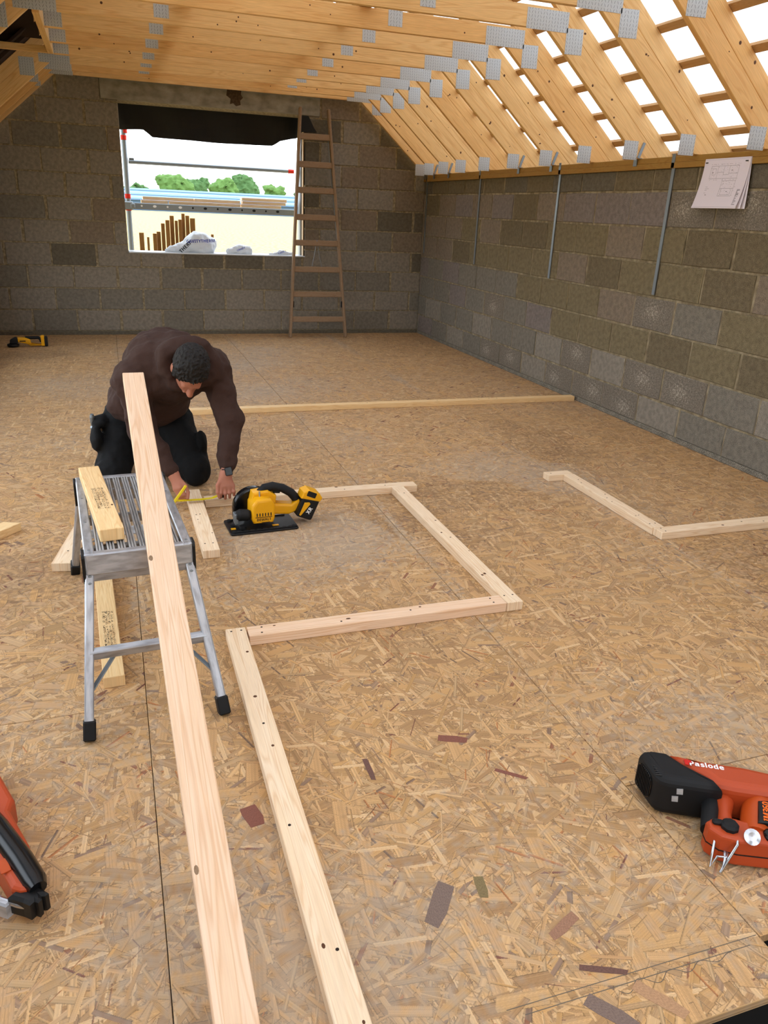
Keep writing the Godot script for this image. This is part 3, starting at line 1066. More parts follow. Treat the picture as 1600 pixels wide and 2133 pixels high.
func build_roof() -> void:
	var roof := setting("ceiling", "open roof slopes, pale sheeting over battens one side and dark felt the other")
	var z0 := BACK_Z - .35
	var z1 := FRONT_Z + .4
	var d := Vector2(.755, -.656)
	var nrm := Vector2(.656, .755)
	# battens on the right slope
	var k := 0
	for x in [3.85, 3.732, 3.538, 3.344, 3.150, 2.956, 2.762, 2.568, 2.374, 2.18, 1.986, 1.792, 1.598, 1.404]:
		var top := Vector2(x, slope_y(x)) + nrm * 0.221
		# slide along so that the batten's lower edge sits on the rafter back at this x
		var base := Vector2(x, slope_y(x) + .221 / .755)
		var m := Mesher.new()
		var c := base + nrm * .0125 + d * .026
		var xf := Transform3D(Basis(Vector3(d.x, d.y, 0), Vector3(nrm.x, nrm.y, 0), Vector3(0, 0, 1)), Vector3(c.x, c.y, (z0 + z1) * .5))
		box(m, Vector3.ZERO, Vector3(.05, .025, z1 - z0), .001, xf, 2)
		part("batten", m, mats.batten, roof)
		k += 1
	# pale sheet over the battens, slightly slack between them
	var sh := Mesher.new()
	var nu := 46
	var nv := 90
	var pos := func(i: int, j: int) -> Vector3:
		var t := float(i) / nu
		var x := lerpf(MID_X, 4.12, t)
		var y := slope_y(x) + .221 / .755
		var sag := 0.002 * sin(i * 1.9 + j * .7) + .002 * sin(j * 1.3)
		var p := Vector2(x, y) + nrm * (.030 + sag)
		return Vector3(p.x, p.y, lerpf(z0, SHEET_Z1, float(j) / nv))
	for i in nu:
		for j in nv:
			var a: Vector3 = pos.call(i, j)
			var b: Vector3 = pos.call(i + 1, j)
			var c: Vector3 = pos.call(i + 1, j + 1)
			var e: Vector3 = pos.call(i, j + 1)
			var nn := -(b - a).cross(e - a).normalized()
			if nn.y < 0:
				nn = -nn
			sh.quad(a, b, c, e, nn, Vector2(a.z, i * .08), Vector2(b.z, i * .08 + .08), Vector2(c.z, i * .08 + .08), Vector2(e.z, i * .08))
	part("roof_sheet", sh, mats.sheet, roof)
	# same sheet added out of view on the left slope to brighten the room
	var sl := Mesher.new()
	for i in 30:
		for j in 40:
			var q := []
			for o in [[0, 0], [1, 0], [1, 1], [0, 1]]:
				var x := lerpf(MID_X, -1.75, (i + o[0]) / 30.0)
				var jj: int = j + o[1]
				q.append(Vector3(x - .656 * .03, slope_y(x) + .221 / .755 + .755 * (.03 + .002 * sin(i * 1.7 + o[0] * 1.7 + jj * .8)), lerpf(-5.2, SHEET_Z1, jj / 40.0)))
			sl.quad(q[0], q[1], q[2], q[3], Vector3(-.656, .755, 0), Vector2(q[0].z, i * .1), Vector2(q[1].z, i * .1 + .1), Vector2(q[2].z, i * .1 + .1), Vector2(q[3].z, i * .1))
	part("roof_sheet", sl, mats.sheet, roof)
	# dark felt on the left slope, leaving the dormer bay open
	var fe := Mesher.new()
	var dl := Vector2(-.755, -.656)
	var nl := Vector2(-.656, .755)
	var strip := func(xa: float, xb: float, za: float, zb: float) -> void:
		var A := Vector2(xa, slope_y(xa) + .221 / .755)
		var B := Vector2(xb, slope_y(xb) + .221 / .755)
		var c := (A + B) * .5 + nl * .012
		box(fe, Vector3.ZERO, Vector3((B - A).length(), .02, zb - za), 0, Transform3D(Basis(Vector3(dl.x, dl.y, 0), Vector3(nl.x, nl.y, 0), Vector3(0, 0, -1)), Vector3(c.x, c.y, (za + zb) * .5)))
	strip.call(MID_X, -.25, z0, -5.2)
	strip.call(-.25, -1.75, -6.2, -5.2)
	strip.call(-.25, -1.75, z0, -8.0)
	part("roof_felt", fe, mats.felt, roof)
	# dormer over the left bay: its ceiling boards and cheeks, dark
	var dm := Mesher.new()
	for s in [-1.0, 1.0]:
		var a := Vector2(-7.1 + s * 1.0, 2.66)
		var b := Vector2(-7.1, 3.25)
		var u := (b - a).normalized()
		var c := (a + b) * .5
		box(dm, Vector3.ZERO, Vector3(1.9, .02, (b - a).length()), 0, Transform3D(Basis(Vector3(1, 0, 0), Vector3(0, u.x, -u.y) * -s * -1.0, Vector3(0, u.y, u.x)), Vector3(-1.0, c.y, c.x)))
	part("dormer_boarding", dm, mats.felt, roof)
	var dc := Mesher.new()
	prism(dc, [Vector2(-8.15, 1.4), Vector2(-6.05, 1.4), Vector2(-6.05, 2.6), Vector2(-7.1, 3.3), Vector2(-8.15, 2.6)], -.02, .02, 0, Transform3D(Basis(Vector3(0, 0, 1), Vector3.UP, Vector3(-1, 0, 0)), Vector3(-1.95, 0, 0)))
	part("dormer_gable", dc, mats.felt, roof)
	for zc in [-8.10, -6.10]:
		var ck := Mesher.new()
		prism(ck, [Vector2(-.45, 2.72), Vector2(-1.95, 2.72), Vector2(-1.95, 1.42)], -.012, .012, 0, Transform3D(Basis(), Vector3(0, 0, zc)))
		part("dormer_cheek", ck, mats.felt, roof)
	# eaves soffits close the gap at the wall heads
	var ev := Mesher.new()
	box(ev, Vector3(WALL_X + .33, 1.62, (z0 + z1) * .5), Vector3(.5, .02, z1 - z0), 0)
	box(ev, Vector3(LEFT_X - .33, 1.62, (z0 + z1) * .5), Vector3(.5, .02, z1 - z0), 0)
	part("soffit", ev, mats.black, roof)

func nail_plate(parent: Node3D, x: float, y: float, w: float, h: float, z: float, turn := 0.0) -> void:
	var m := Mesher.new()
	box(m, Vector3.ZERO, Vector3(w, h, .0018), .0004)
	part("nail_plate", m, mats.plate, parent, Transform3D(Basis(Vector3(0, 0, 1), turn), Vector3(x, y, z)))

func build_trusses() -> void:
	var order := ["hard against the window gable wall", "second from the window gable", "third from the window gable", "fourth from the window gable", "fifth from the window gable", "sixth from the window gable", "seventh from the window gable", "eighth from the window gable", "ninth from the window gable", "tenth from the window gable", "eleventh from the window gable", "twelfth from the window gable", "thirteenth from the window gable", "fourteenth from the window gable", "fifteenth from the window gable", "sixteenth from the window gable", "sixth from the open gable", "fifth from the open gable", "fourth from the open gable", "second from the open gable", "nearest the open gable"]
	for i in TRUSS_Z.size():
		var z: float = TRUSS_Z[i]
		var trimmed: bool = i == 3 or i == 4 or i == 5
		var lab: String = "pine roof truss with toothed steel plates, " + order[i]
		if trimmed:
			lab = "pine roof truss cut short at the dormer trimmer, " + order[i]
		var t := thing("roof_truss", lab, "roof truss", Vector3(0, 0, z), Vector3.ZERO, "roof trusses")
		var wood: Material = [mats.truss, mats.truss_gold, mats.truss][i % 3]
		var th := .019
		for side in [1.0, -1.0]:
			var X := func(x: float) -> float: return MID_X + side * (x - MID_X)
			var pt := func(x: float, y: float) -> Vector2: return Vector2(X.call(x), y)
			var u := Vector2(.755 * side, -.656)
			var off := Vector2(rng.randf() * 5, rng.randf() * 5)
			if side > 0 or not trimmed:
				var m := Mesher.new()
				prism(m, [pt.call(2.76, 2.53), pt.call(3.57, 1.827), pt.call(3.757, 1.827), pt.call(2.9475, 2.53)], -th, th, .003, Transform3D(), u, off)
				part("inner_rafter", m, wood, t)
			var m2 := Mesher.new()
			var lowx := 3.95 if (side > 0 or not trimmed) else 2.80
			var yl := 2.53 - (lowx - 2.9475) * SLOPE
			var seam := 2.53 + (2.9475 - MID_X) * SLOPE
			prism(m2, [pt.call(MID_X, seam), pt.call(lowx, yl), pt.call(lowx, yl + .13), pt.call(MID_X, seam + .13)], -th, th, .003, Transform3D(), u, off + Vector2(1.3, .7))
			part("rafter", m2, wood, t)
			# web from the collar up to the rafter
			var mw := Mesher.new()
			bar(mw, Vector3(X.call(1.93), 2.65, 0), Vector3(X.call(1.75), seam - (1.75 - MID_X) * SLOPE - .02, 0), .036, .07, Vector3(0, 0, 1).cross(Vector3(0, 1, 0)), .0015)
			part("web", mw, wood, t)
			if side > 0:
				nail_plate(t, 2.75, 2.578, .30, .115, th + .001)
				nail_plate(t, 2.955, 2.478, .125, .145, th + .001, 0.02)
				nail_plate(t, 3.50, 1.877, .115, .12, th + .001)
			elif not trimmed:
				nail_plate(t, X.call(2.72), 2.578, .26, .11, th + .001)
				nail_plate(t, X.call(2.955), 2.478, .125, .145, th + .001)
			else:
				nail_plate(t, X.call(2.66), 2.592, .16, .11, th + .001)
			nail_plate(t, X.call(1.93), 2.615, .10, .11, th + .001)
		var mc := Mesher.new()
		var lx := -.557 if not trimmed else -.31
		var off2 := Vector2(rng.randf() * 5, rng.randf() * 5)
		if trimmed:
			prism(mc, [Vector2(lx, 2.53), Vector2(2.9475, 2.53), Vector2(2.809, 2.65), Vector2(lx, 2.65)], -th, th, .0015, Transform3D(), Vector2.RIGHT, off2)
		else:
			prism(mc, [Vector2(-.5575, 2.53), Vector2(2.9475, 2.53), Vector2(2.809, 2.65), Vector2(-.419, 2.65)], -th, th, .0015, Transform3D(), Vector2.RIGHT, off2)
		part("collar", mc, wood, t)
		# knots
		for q in 5:
			var kx := rng.randf_range(-.2, 2.6)
			var mk := Mesher.new()
			var rr := rng.randf_range(.004, .010)
			lathe(mk, [Vector2(rr, 0), Vector2(rr * .7, .0009), Vector2(0, .0011)], Transform3D(Basis(Vector3.RIGHT, PI / 2), Vector3(kx, 2.53 + rng.randf_range(.02, .1), th - .0002)), 8)
			part("knot", mk, mats.knot, t)
		for q in 4:
			var tt := rng.randf()
			var nn := rng.randf_range(.02, .2)
			var mk := Mesher.new()
			var rr := rng.randf_range(.004, .010)
			lathe(mk, [Vector2(rr, 0), Vector2(rr * .7, .0009), Vector2(0, .0011)], Transform3D(Basis(Vector3.RIGHT, PI / 2) * Basis.from_scale(Vector3(1, 1, rng.randf_range(.6, 1.3))), Vector3(2.86 + tt * .66 + nn * .656, 2.443 - tt * .573 + nn * .755, th - .0002)), 8)
			part("knot", mk, mats.knot, t)
	# trimmer that carries the cut collars, and the dormer's far joist
	var m := Mesher.new()
	box(m, Vector3(-.333, 2.585, -7.10), Vector3(.045, .13, 1.62), .002, Transform3D(), 2)
	single("trimmer_joist", m, mats.truss, "pine trimmer joist carrying the cut truss ends at the dormer", "joist")
	m = Mesher.new()
	box(m, Vector3(-1.0, 2.545, -7.885), Vector3(1.3, .05, .04), .002)
	single("dormer_joist", m, mats.truss, "slim pine joist crossing the dark dormer bay", "joist")
	# binders along the top of the collars
	for b in [[.62, "pine binder board on top of the collars towards the dormer"], [1.72, "pine binder board on top of the collars towards the pale sheeted slope"]]:
		m = Mesher.new()
		box(m, Vector3(b[0], 2.672, -3.9), Vector3(.09, .04, 10.4), .002, Transform3D(), 2)
		single("binder_board", m, mats.truss_gold, b[1], "board")
	# wall plates
	for q in [[1.773, "lower length of treated wall plate on the side wall", 0.0], [1.809, "upper length of treated wall plate under the rafter feet", 2.0]]:
		m = Mesher.new()
		box(m, Vector3(WALL_X + .035 - (.004 if q[2] == 0.0 else 0.0), q[0], (BACK_Z + FRONT_Z) * .5), Vector3(.1, .0355, FRONT_Z - BACK_Z), .002, Transform3D(), 2, Vector2(q[2], q[2]))
		single("wall_plate", m, mats.treated, q[1], "timber")
	m = Mesher.new()
	box(m, Vector3(LEFT_X - .035, 1.79, -8.6), Vector3(.1, .072, 1.2), .002, Transform3D(), 2)
	single("wall_plate", m, mats.treated, "short treated wall plate on the wall beside the dormer", "timber")
	# galvanised holding-down straps
	var straps := [[-4.67, .94, "galvanised strap hanging beside the pinned drawings"], [-6.117, .926, "galvanised strap hanging midway along the side wall"], [-7.67, .935, "galvanised strap, twisted, second from the room corner"], [-9.12, .963, "galvanised strap hanging in the room corner"]]
	for s in straps:
		m = Mesher.new()
		var n0 := Vector3(WALL_X - .020, 1.835, s[0])
		var lean: float = -.012 if s[0] > -7 else .0
		box(m, Vector3(WALL_X - .006, (s[1] + 1.76) * .5, s[0] + lean), Vector3(.003, 1.76 - s[1], .032), .0006)
		box(m, Vector3(WALL_X - .0175, 1.80, s[0] + lean), Vector3(.003, .085, .032), .0006)
		box(m, Vector3(WALL_X - .012, 1.758, s[0] + lean), Vector3(.014, .003, .032), .0006)
		box(m, Vector3(WALL_X - .006, (s[1] + 1.76) * .5, s[0] + lean + .015), Vector3(.008, 1.76 - s[1], .003), .0006)
		single("wall_strap", m, mats.galv, s[2], "metal strap", Transform3D(), "wall straps")
	# truss clips
	var names := {0: "corner", 1: "second", 2: "third", 5: "sixth", 6: "seventh", 8: "ninth"}
	for i in names:
		m = Mesher.new()
		var z: float = TRUSS_Z[i]
		box(m, Vector3(WALL_X - .022, 1.805, z - .03), Vector3(.004, .05, .04), .0008)
		bar(m, Vector3(WALL_X - .04, 1.83, z + .024), Vector3(WALL_X - .005, 1.93, z + .024), .022, .003, Vector3(0, 0, 1), .0008)
		box(m, Vector3(WALL_X - .022, 1.83, z - .004), Vector3(.03, .003, .06), .0008)
		single("truss_clip", m, mats.galv, "small bent galvanised clip holding the %s truss foot from the gable" % names[i], "metal clip", Transform3D(), "truss clips")

# ---------------------------------------------------------------- timber on the floor
func timber(called: String, label: String, a: Vector3, b: Vector3, w: float, t: float, wood: Material, screws: Array = [], up := Vector3.UP, group := "", knots := 3) -> Node3D:
	# a..b run along the centre of the underside; screws are [distance along, offset across] on the top face
	var x := (b - a).normalized()
	var z := x.cross(up).normalized()
	var y := z.cross(x).normalized()
	var o := thing(called, label, "timber", a, Vector3.ZERO, group)
	o.transform = Transform3D(Basis(x, y, z), a)
	var L := (b - a).length()
	var m := Mesher.new()
	box(m, Vector3(L * .5, t * .5, 0), Vector3(L, t, w), .002, Transform3D(), 0, Vector2(rng.randf() * 6, rng.randf() * 6))
	part("board", m, wood, o)
	for s in screws:
		var ms := Mesher.new()
		lathe(ms, [Vector2(.0042, 0), Vector2(.0038, .0008), Vector2(0, .0010)], Transform3D(Basis(), Vector3(s[0], t - .0004, s[1])), 8)
		part("screw", ms, mats.screw, o)
	for k in knots:
		var mk := Mesher.new()
		var r := rng.randf_range(.003, .008)
		lathe(mk, [Vector2(r, 0), Vector2(r * .7, .0007), Vector2(0, .0009)], Transform3D(Basis.from_scale(Vector3(rng.randf_range(.9, 1.8), 1, 1)), Vector3(rng.randf_range(.05, .95) * L, t - .0005, rng.randf_range(-.4, .4) * w)), 8)
		part("knot", mk, mats.knot, o)
	return o

func build_timber() -> void:
	var W := .067
	var T := .038
	var g := "sole plates of the partition layout"
	timber("sole_plate", "long pale sole plate running from the pink cross plate past the plank", Vector3(.310, 0, -2.352), Vector3(.303, 0, .15), W, T, mats.pine, [[.02, -.018], [.02, .016], [.55, 0], [.95, .01], [1.3, -.012], [1.55, .014]], Vector3.UP, g, 6)
	timber("sole_plate", "pinkish sole plate closing the corner between two pale plates", Vector3(.349, 0, -2.318), Vector3(1.327, 0, -2.318), W, T, mats.pine_pink, [[.05, -.018], [.045, .018], [.33, .012], [.6, -.005], [.93, -.016], [.93, .016]], Vector3.UP, g)
	timber("sole_plate", "pale sole plate with a brown knot, right of the saw", Vector3(1.362, 0, -3.622), Vector3(1.362, 0, -2.284), W, T, mats.pine, [[.1, .0], [.7, -.005], [1.28, -.018], [1.28, .018]], Vector3.UP, g, 5)
	timber("sole_plate", "pale sole plate behind the yellow saw under the man's hand", Vector3(.352, 0, -3.658), Vector3(1.475, 0, -3.658), W, T, mats.pine, [[.95, 0], [.72, .015]], Vector3.UP, g)
	timber("sole_plate", "short pale plate end beside the step platform, tape lying across it", Vector3(.306, 0, -3.80), Vector3(.310, 0, -3.025), W + .004, T, mats.pine, [[.70, -.016], [.70, .018], [.35, 0]], Vector3.UP, g)
	timber("sole_plate", "short offcut plate forming the tip of the doorway return", Vector3(2.285, 0, -3.658), Vector3(2.445, 0, -3.658), W, T, mats.pine, [[.03, 0]], Vector3.UP, g, 0)
	timber("sole_plate", "whitish sole plate of the doorway return, running towards the gable", Vector3(2.414, 0, -3.624), Vector3(2.414, 0, -2.808), W, T, mats.pine, [[.1, .0], [.15, .012], [.35, -.01], [.4, .012], [.77, .016], [.77, -.016]], Vector3.UP, g)
	timber("sole_plate", "whitish sole plate running from the doorway return to the block wall", Vector3(2.386, 0, -2.774), Vector3(3.585, 0, -2.774), W, T, mats.pine, [[.03, -.018], [.03, .018], [.5, .0], [.62, .02]], Vector3.UP, g)
	timber("sole_plate", "long pine sole plate lying behind the man up to the block wall", Vector3(.28, 0, -5.50), Vector3(3.585, 0, -5.485), W, T, mats.pine_gold, [[.3, 0], [1.5, 0], [2.6, 0]], Vector3.UP, g)
	# the long plank leaning over the platform
	var near := Vector3(.107, .0, -.745)
	var far := Vector3(.0485, .804, -3.0)
	var dir := (far - near).normalized()
	var side := dir.cross(Vector3.UP).normalized()
	var nup := side.cross(dir).normalized()
	var pl := timber("plank", "long pinkish planed plank leaning on the step platform", far - nup * .038, near + dir * .02, .0755, .038, mats.pine_pink, [], Vector3.UP, "", 0)
	var mk := Mesher.new()
	for q in [[1.02, -.031, .009], [1.92, -.030, .008]]:
		mk = Mesher.new()
		lathe(mk, [Vector2(q[2], 0), Vector2(q[2] * .7, .0008), Vector2(0, .001)], Transform3D(Basis.from_scale(Vector3(1.5, 1, .7)), Vector3(q[0], .0376, -q[1])), 10)
		part("knot", mk, mats.old_wood, pl)
	# offcuts
	var o := timber("offcut", "golden stamped timber offcut lying on the step platform", Vector3(-.131, .472, -2.797), Vector3(-.057, .472, -2.192), .068, .039, mats.pine_gold, [], Vector3.UP, "", 1)
	stamp(o, .24, .20, .039, 3)
	o = timber("offcut", "golden stamped timber offcut on the floor under the step platform", Vector3(-.130, 0, -3.05), Vector3(-.090, 0, -2.150), .064, .039, mats.pine_gold, [[.80, .005]], Vector3.UP, "", 1)
	stamp(o, .47, .24, .039, 5)
	o = timber("offcut", "pale timber offcut with a knot beside the left platform leg", Vector3(-.282, 0, -3.035), Vector3(-.2, 0, -3.475), .074, .038, mats.pine, [[.12, 0], [.25, 0]], Vector3.UP, "", 0)
	var m := Mesher.new()
	var d := Vector2(-.66, .75) * .8
	prism(m, [Vector2(-.472, -3.515), Vector2(-.545, -3.545), Vector2(-.545, -3.545) + d, Vector2(-.472, -3.515) + d], 0, .038, .002, Transform3D(Basis(Vector3(1, 0, 0), Vector3(0, 0, 1), Vector3(0, 1, 0)), Vector3.ZERO), Vector2(-.66, .75))
	single("offcut", m, mats.pine_gold, "mitred timber offcut lying on open floor away from the platform", "timber")

func stamp(o: Node3D, x: float, l: float, t: float, seed_: int) -> void:
	var m := Mesher.new()
	var w := .019
	m.quad(Vector3(x, t + .0004, -w), Vector3(x + l, t + .0004, -w), Vector3(x + l, t + .0004, w), Vector3(x, t + .0004, w), Vector3.UP, Vector2(0, 0), Vector2(1, 0), Vector2(1, 1), Vector2(0, 1))
	var pm := mat(Color(1, 1, 1), 0.8, 0, print_texture(4, 26, seed_))
	pm.transparency = BaseMaterial3D.TRANSPARENCY_ALPHA_SCISSOR
	pm.alpha_scissor_threshold = 0.5
	part("grade_stamp", m, pm, o).set_meta("label", "dotted black grade print")

# ---------------------------------------------------------------- folding step platform
func build_platform() -> void:
	var t := thing("step_platform", "folding aluminium step platform with grooved top and black feet", "platform", Vector3(-.008, 0, -2.47), Vector3(0, .065, 0))
	var hw := .150
	var hl := .348
	var H := .47
	var m: Mesher
	for s in [-1.0, 1.0]:
		m = Mesher.new()
		box(m, Vector3(s * (hw - .014), H - .032, 0), Vector3(.028, .064, hl * 2), .003, Transform3D(), 2)
		var r := part("side_rail", m, mats.alu, t)
		for z in [-.32, -.12, .1, .32]:
			m = Mesher.new()
			lathe(m, [Vector2(.005, 0), Vector2(.004, .0015), Vector2(0, .002)], Transform3D(Basis(), Vector3(s * (hw - .014), H - .0005, z)), 10)
			part("rivet", m, mats.galv, r)
	for s in [-1.0, 1.0]:
		m = Mesher.new()
		box(m, Vector3(0, H - .034, s * (hl - .012)), Vector3(hw * 2 - .004, .066, .026), .004)
		part("end_rail", m, mats.alu, t)
	for i in 8:
		m = Mesher.new()
		var x := -.105 + i * .030
		for k in 3:
			box(m, Vector3(x - .008 + k * .008, H - .006, 0), Vector3(.0045, .008, hl * 2 - .05), .001, Transform3D(), 2)
		box(m, Vector3(x, H - .012, 0), Vector3(.022, .006, hl * 2 - .05), .001, Transform3D(), 2)
		part("slat", m, mats.alu_dusty, t)
	for z in [-.25, 0.0, .25]:
		m = Mesher.new()
		box(m, Vector3(0, H - .035, z), Vector3(hw * 2 - .03, .03, .02), .002)
		part("cross_member", m, mats.alu_dusty, t)
	for e in [-1.0, 1.0]:
		var zt: float = e * (hl - .03)
		var zb: float = e * .545
		for s in [-1.0, 1.0]:
			var top := Vector3(s * (hw - .012), H - .055, zt)
			var foot := Vector3(s * .184, .035, zb)
			m = Mesher.new()
			bar(m, top, foot, .034, .024, Vector3(s, 0, 0), .003)
			for g in [-.009, 0.0, .009]:
				var along := (foot - top).normalized()
				var ax := along.cross(Vector3(s, 0, 0)).normalized()
				bar(m, top + Vector3(s * .0125, 0, 0) + ax * g, foot + Vector3(s * .0125, 0, 0) + ax * g, .004, .002, Vector3(s, 0, 0), .0005)
			var lg := part("leg", m, mats.alu, t)
			m = Mesher.new()
			var fd := (foot - top).normalized()
			bar(m, foot - fd * .02, Vector3(s * .187, .002, zb + e * .012), .044, .034, Vector3(s, 0, 0), .004)
			part("rubber_foot", m, mats.rubber, lg)
			for q in 2:
				m = Mesher.new()
				lathe(m, [Vector2(.006, 0), Vector2(.005, .002), Vector2(0, .003)], Transform3D(Basis(Vector3.RIGHT, PI / 2 * e), top + fd * (.02 + q * .02) + Vector3(0, 0, e * .0175)), 10)
				part("rivet", m, mats.galv, lg)
			m = Mesher.new()
			prism(m, round_rect(-.022, -.05, .03, .045, .012), -.004, .004, .001, Transform3D(Basis(Vector3(0, 0, e), Vector3.UP, Vector3(s, 0, 0)), Vector3(s * (hw + .004), H - .045, zt - e * .0)))
			part("hinge_plate", m, mats.black, t)
			# folding stay
			m = Mesher.new()
			bar(m, Vector3(s * .168, .120, e * .497), Vector3(s * .095, .188, e * .43), .014, .004, Vector3.UP, .001)
			part("stay", m, mats.galv, t)
		for q in [[.395, .138, .036, .020], [.205, .165, .034, .022]]:
			var f: float = (H - .055 - q[0]) / (H - .055 - .035)
			m = Mesher.new()
			bar(m, Vector3(-q[1], q[0], lerpf(zt, zb, f)), Vector3(q[1], q[0], lerpf(zt, zb, f)), q[3], q[2], Vector3(0, 1, .4 * e), .003)
			part("cross_bar", m, mats.alu, t)

# ---------------------------------------------------------------- power tools
func letters(parent: Node3D, called: String, text: String, height: float, material: Material, xf: Transform3D) -> void:
	var tm := TextMesh.new()
	var f := SystemFont.new()
	f.font_names = PackedStringArray(["Droid Sans"])
	f.font_weight = 800
	tm.font = f
	tm.text = text
	tm.font_size = 32
	tm.pixel_size = height / 24.0
	tm.depth = 0.0008
	part(called, tm, material, parent, xf)

func build_saw() -> void:
	var t := thing("circular_saw", "yellow and black cordless circular saw standing on its base plate", "saw", Vector3(.58, 0, -3.36), Vector3(0, .06, 0))
	var XZ := Transform3D(Basis(Vector3(1, 0, 0), Vector3(0, 0, -1), Vector3(0, 1, 0)), Vector3.ZERO)
	var m := Mesher.new()
	prism(m, round_rect(-.165, -.115, .155, .07, .012), .002, .010, .002, XZ)
	for q in [[-.15, -.10, .30, .006], [-.15, .055, .28, .006]]:
		box(m, Vector3(q[0] + q[2] * .5, .012, -q[1]), Vector3(q[2], .006, q[3]), .001)
	for i in 9:
		box(m, Vector3(-.12 + i * .03, .0115, .085), Vector3(.018, .003, .008), .001)
	var bp := part("base_plate", m, mats.black, t)
	for q in [[-.145, .095], [.135, .095], [-.14, .02], [-.14, -.05]]:
		m = Mesher.new()
		lathe(m, [Vector2(.012, 0), Vector2(.011, .006), Vector2(.004, .007), Vector2(0, .006)], Transform3D(Basis(), Vector3(q[0], .010, q[1])), 12)
		part("bolt", m, mats.rubber, bp)
	m = Mesher.new()
	box(m, Vector3(-.142, .012, .055), Vector3(.022, .003, .016), .0005)
	part("guide_mark", m, mats.yellow, bp)
	m = Mesher.new()
	box(m, Vector3(.055, .012, .06), Vector3(.030, .003, .014), .0005)
	part("guide_mark", m, mats.yellow, bp)
	# upper guard: half disc over the blade
	var arc := []
	for i in 17:
		var a := PI * i / 16.0
		arc.append(Vector2(-.025 + cos(a) * .098, .075 + sin(a) * .098))
	arc.append(Vector2(-.123, .03))
	arc.append(Vector2(.073, .03))
	m = Mesher.new()
	prism(m, arc, -.075, -.03, .012, Transform3D(), Vector2.RIGHT, Vector2.ZERO, 3, true)
	part("blade_guard", m, mats.gloss_black, t)
	m = Mesher.new()
	lathe(m, [Vector2(0, -.001), Vector2(.078, -.001), Vector2(.078, .001), Vector2(0, .001)], Transform3D(Basis(Vector3.RIGHT, PI / 2), Vector3(-.02, .079, -.052)), 36)
	part("saw_blade", m, mats.steel, t)
	# motor housing facing the viewer
	m = Mesher.new()
	var F := Transform3D(Basis(), Vector3(-.005, .085, 0))
	prism(m, [Vector2(-.046, -.052), Vector2(.046, -.052), Vector2(.055, -.03), Vector2(.055, .035), Vector2(.036, .066), Vector2(-.030, .066), Vector2(-.052, .035), Vector2(-.054, -.03)], -.035, .082, .014, F, Vector2.RIGHT, Vector2.ZERO, 3, true)
	prism(m, [Vector2(-.05, .02), Vector2(.07, .02), Vector2(.075, .06), Vector2(.035, .088), Vector2(-.035, .082)], -.04, .03, .008, F, Vector2.RIGHT, Vector2.ZERO, 2)
	var mh := part("motor_housing", m, mats.yellow, t)
	for i in 6:
		m = Mesher.new()
		box(m, Vector3(-.036 + i * .013, .078, .0815), Vector3(.005, .016, .004), .001)
		part("vent_slot", m, mats.dark_ink, mh)
	m = Mesher.new()
	prism(m, round_rect(-.044, .040, .034, .062, .004), .0815, .0835, .0005)
	part("name_band", m, mats.yellow, mh)
	letters(mh, "lettering", "DEWALT", .013, mats.dark_ink, Transform3D(Basis(), Vector3(-.005, .055, .0842)))
	m = Mesher.new()
	box(m, Vector3(-.005, .066, .0825), Vector3(.078, .003, .002), .0005)
	part("badge_line", m, mats.dark_ink, mh)
	m = Mesher.new()
	box(m, Vector3(.004, .041, .0825), Vector3(.04, .004, .002), .0005)
	part("badge_line", m, mats.dark_ink, mh)
	# rear body towards the battery
	m = Mesher.new()
	prism(m, [Vector2(.04, .055), Vector2(.13, .045), Vector2(.165, .058), Vector2(.19, .09), Vector2(.18, .115), Vector2(.14, .095), Vector2(.04, .11)], -.03, .032, .010, Transform3D(), Vector2.RIGHT, Vector2.ZERO, 3, true)
	part("rear_housing", m, mats.yellow, t)
	# main handle
	m = Mesher.new()
	tube(m, [Vector3(-.01, .150, -.008), Vector3(.02, .176, -.006), Vector3(.06, .182, -.004), Vector3(.105, .170, -.002), Vector3(.145, .145, 0), Vector3(.172, .112, 0), Vector3(.172, .09, 0)], [.018, .021, .022, .021, .021, .022, .020], 12)
	part("handle", m, mats.rubber, t)
	m = Mesher.new()
	prism(m, [Vector2(.055, .166), Vector2(.095, .158), Vector2(.09, .148), Vector2(.06, .152)], -.012, .010, .003)
	part("trigger", m, mats.black, t)
	# lever and front grip
	m = Mesher.new()
	tube(m, [Vector3(-.048, .09, .03), Vector3(-.03, .12, .035), Vector3(-.012, .135, .035), Vector3(-.012, .175, .03)], [.004], 8)
	part("lever", m, mats.steel, t)
	m = Mesher.new()
	lathe(m, [Vector2(0, -.03), Vector2(.022, -.03), Vector2(.027, -.02), Vector2(.027, .02), Vector2(.02, .032), Vector2(0, .034)], Transform3D(Basis(Vector3(0, 0, 1), PI / 2 - .12), Vector3(-.092, .072, .045)), 18)
	part("front_grip", m, mats.rubber, t)
	m = Mesher.new()
	tube(m, [Vector3(-.07, .074, .04), Vector3(-.04, .07, .03)], [.014], 10)
	part("grip_neck", m, mats.black, t)
	m = Mesher.new()
	box(m, Vector3(-.125, .055, .03), Vector3(.018, .05, .045), .003)
	box(m, Vector3(-.128, .035, .03), Vector3(.006, .02, .03), .001)
	part("depth_scale", m, mats.galv, t)
	m = Mesher.new()
	lathe(m, [Vector2(0, 0), Vector2(.016, 0), Vector2(.016, .014), Vector2(0, .016)], Transform3D(Basis(), Vector3(-.10, .012, .065)), 12)
	part("bevel_knob", m, mats.rubber, t)
	# battery, tilted
	var B := Transform3D(Basis(Vector3(0, 0, 1), -.42), Vector3(.215, .082, .02))
	m = Mesher.new()
	prism(m, round_rect(-.042, -.058, .042, .050, .012), -.036, .040, .006, B, Vector2.RIGHT, Vector2.ZERO, 2, true)
	var bt := part("battery", m, mats.black, t)
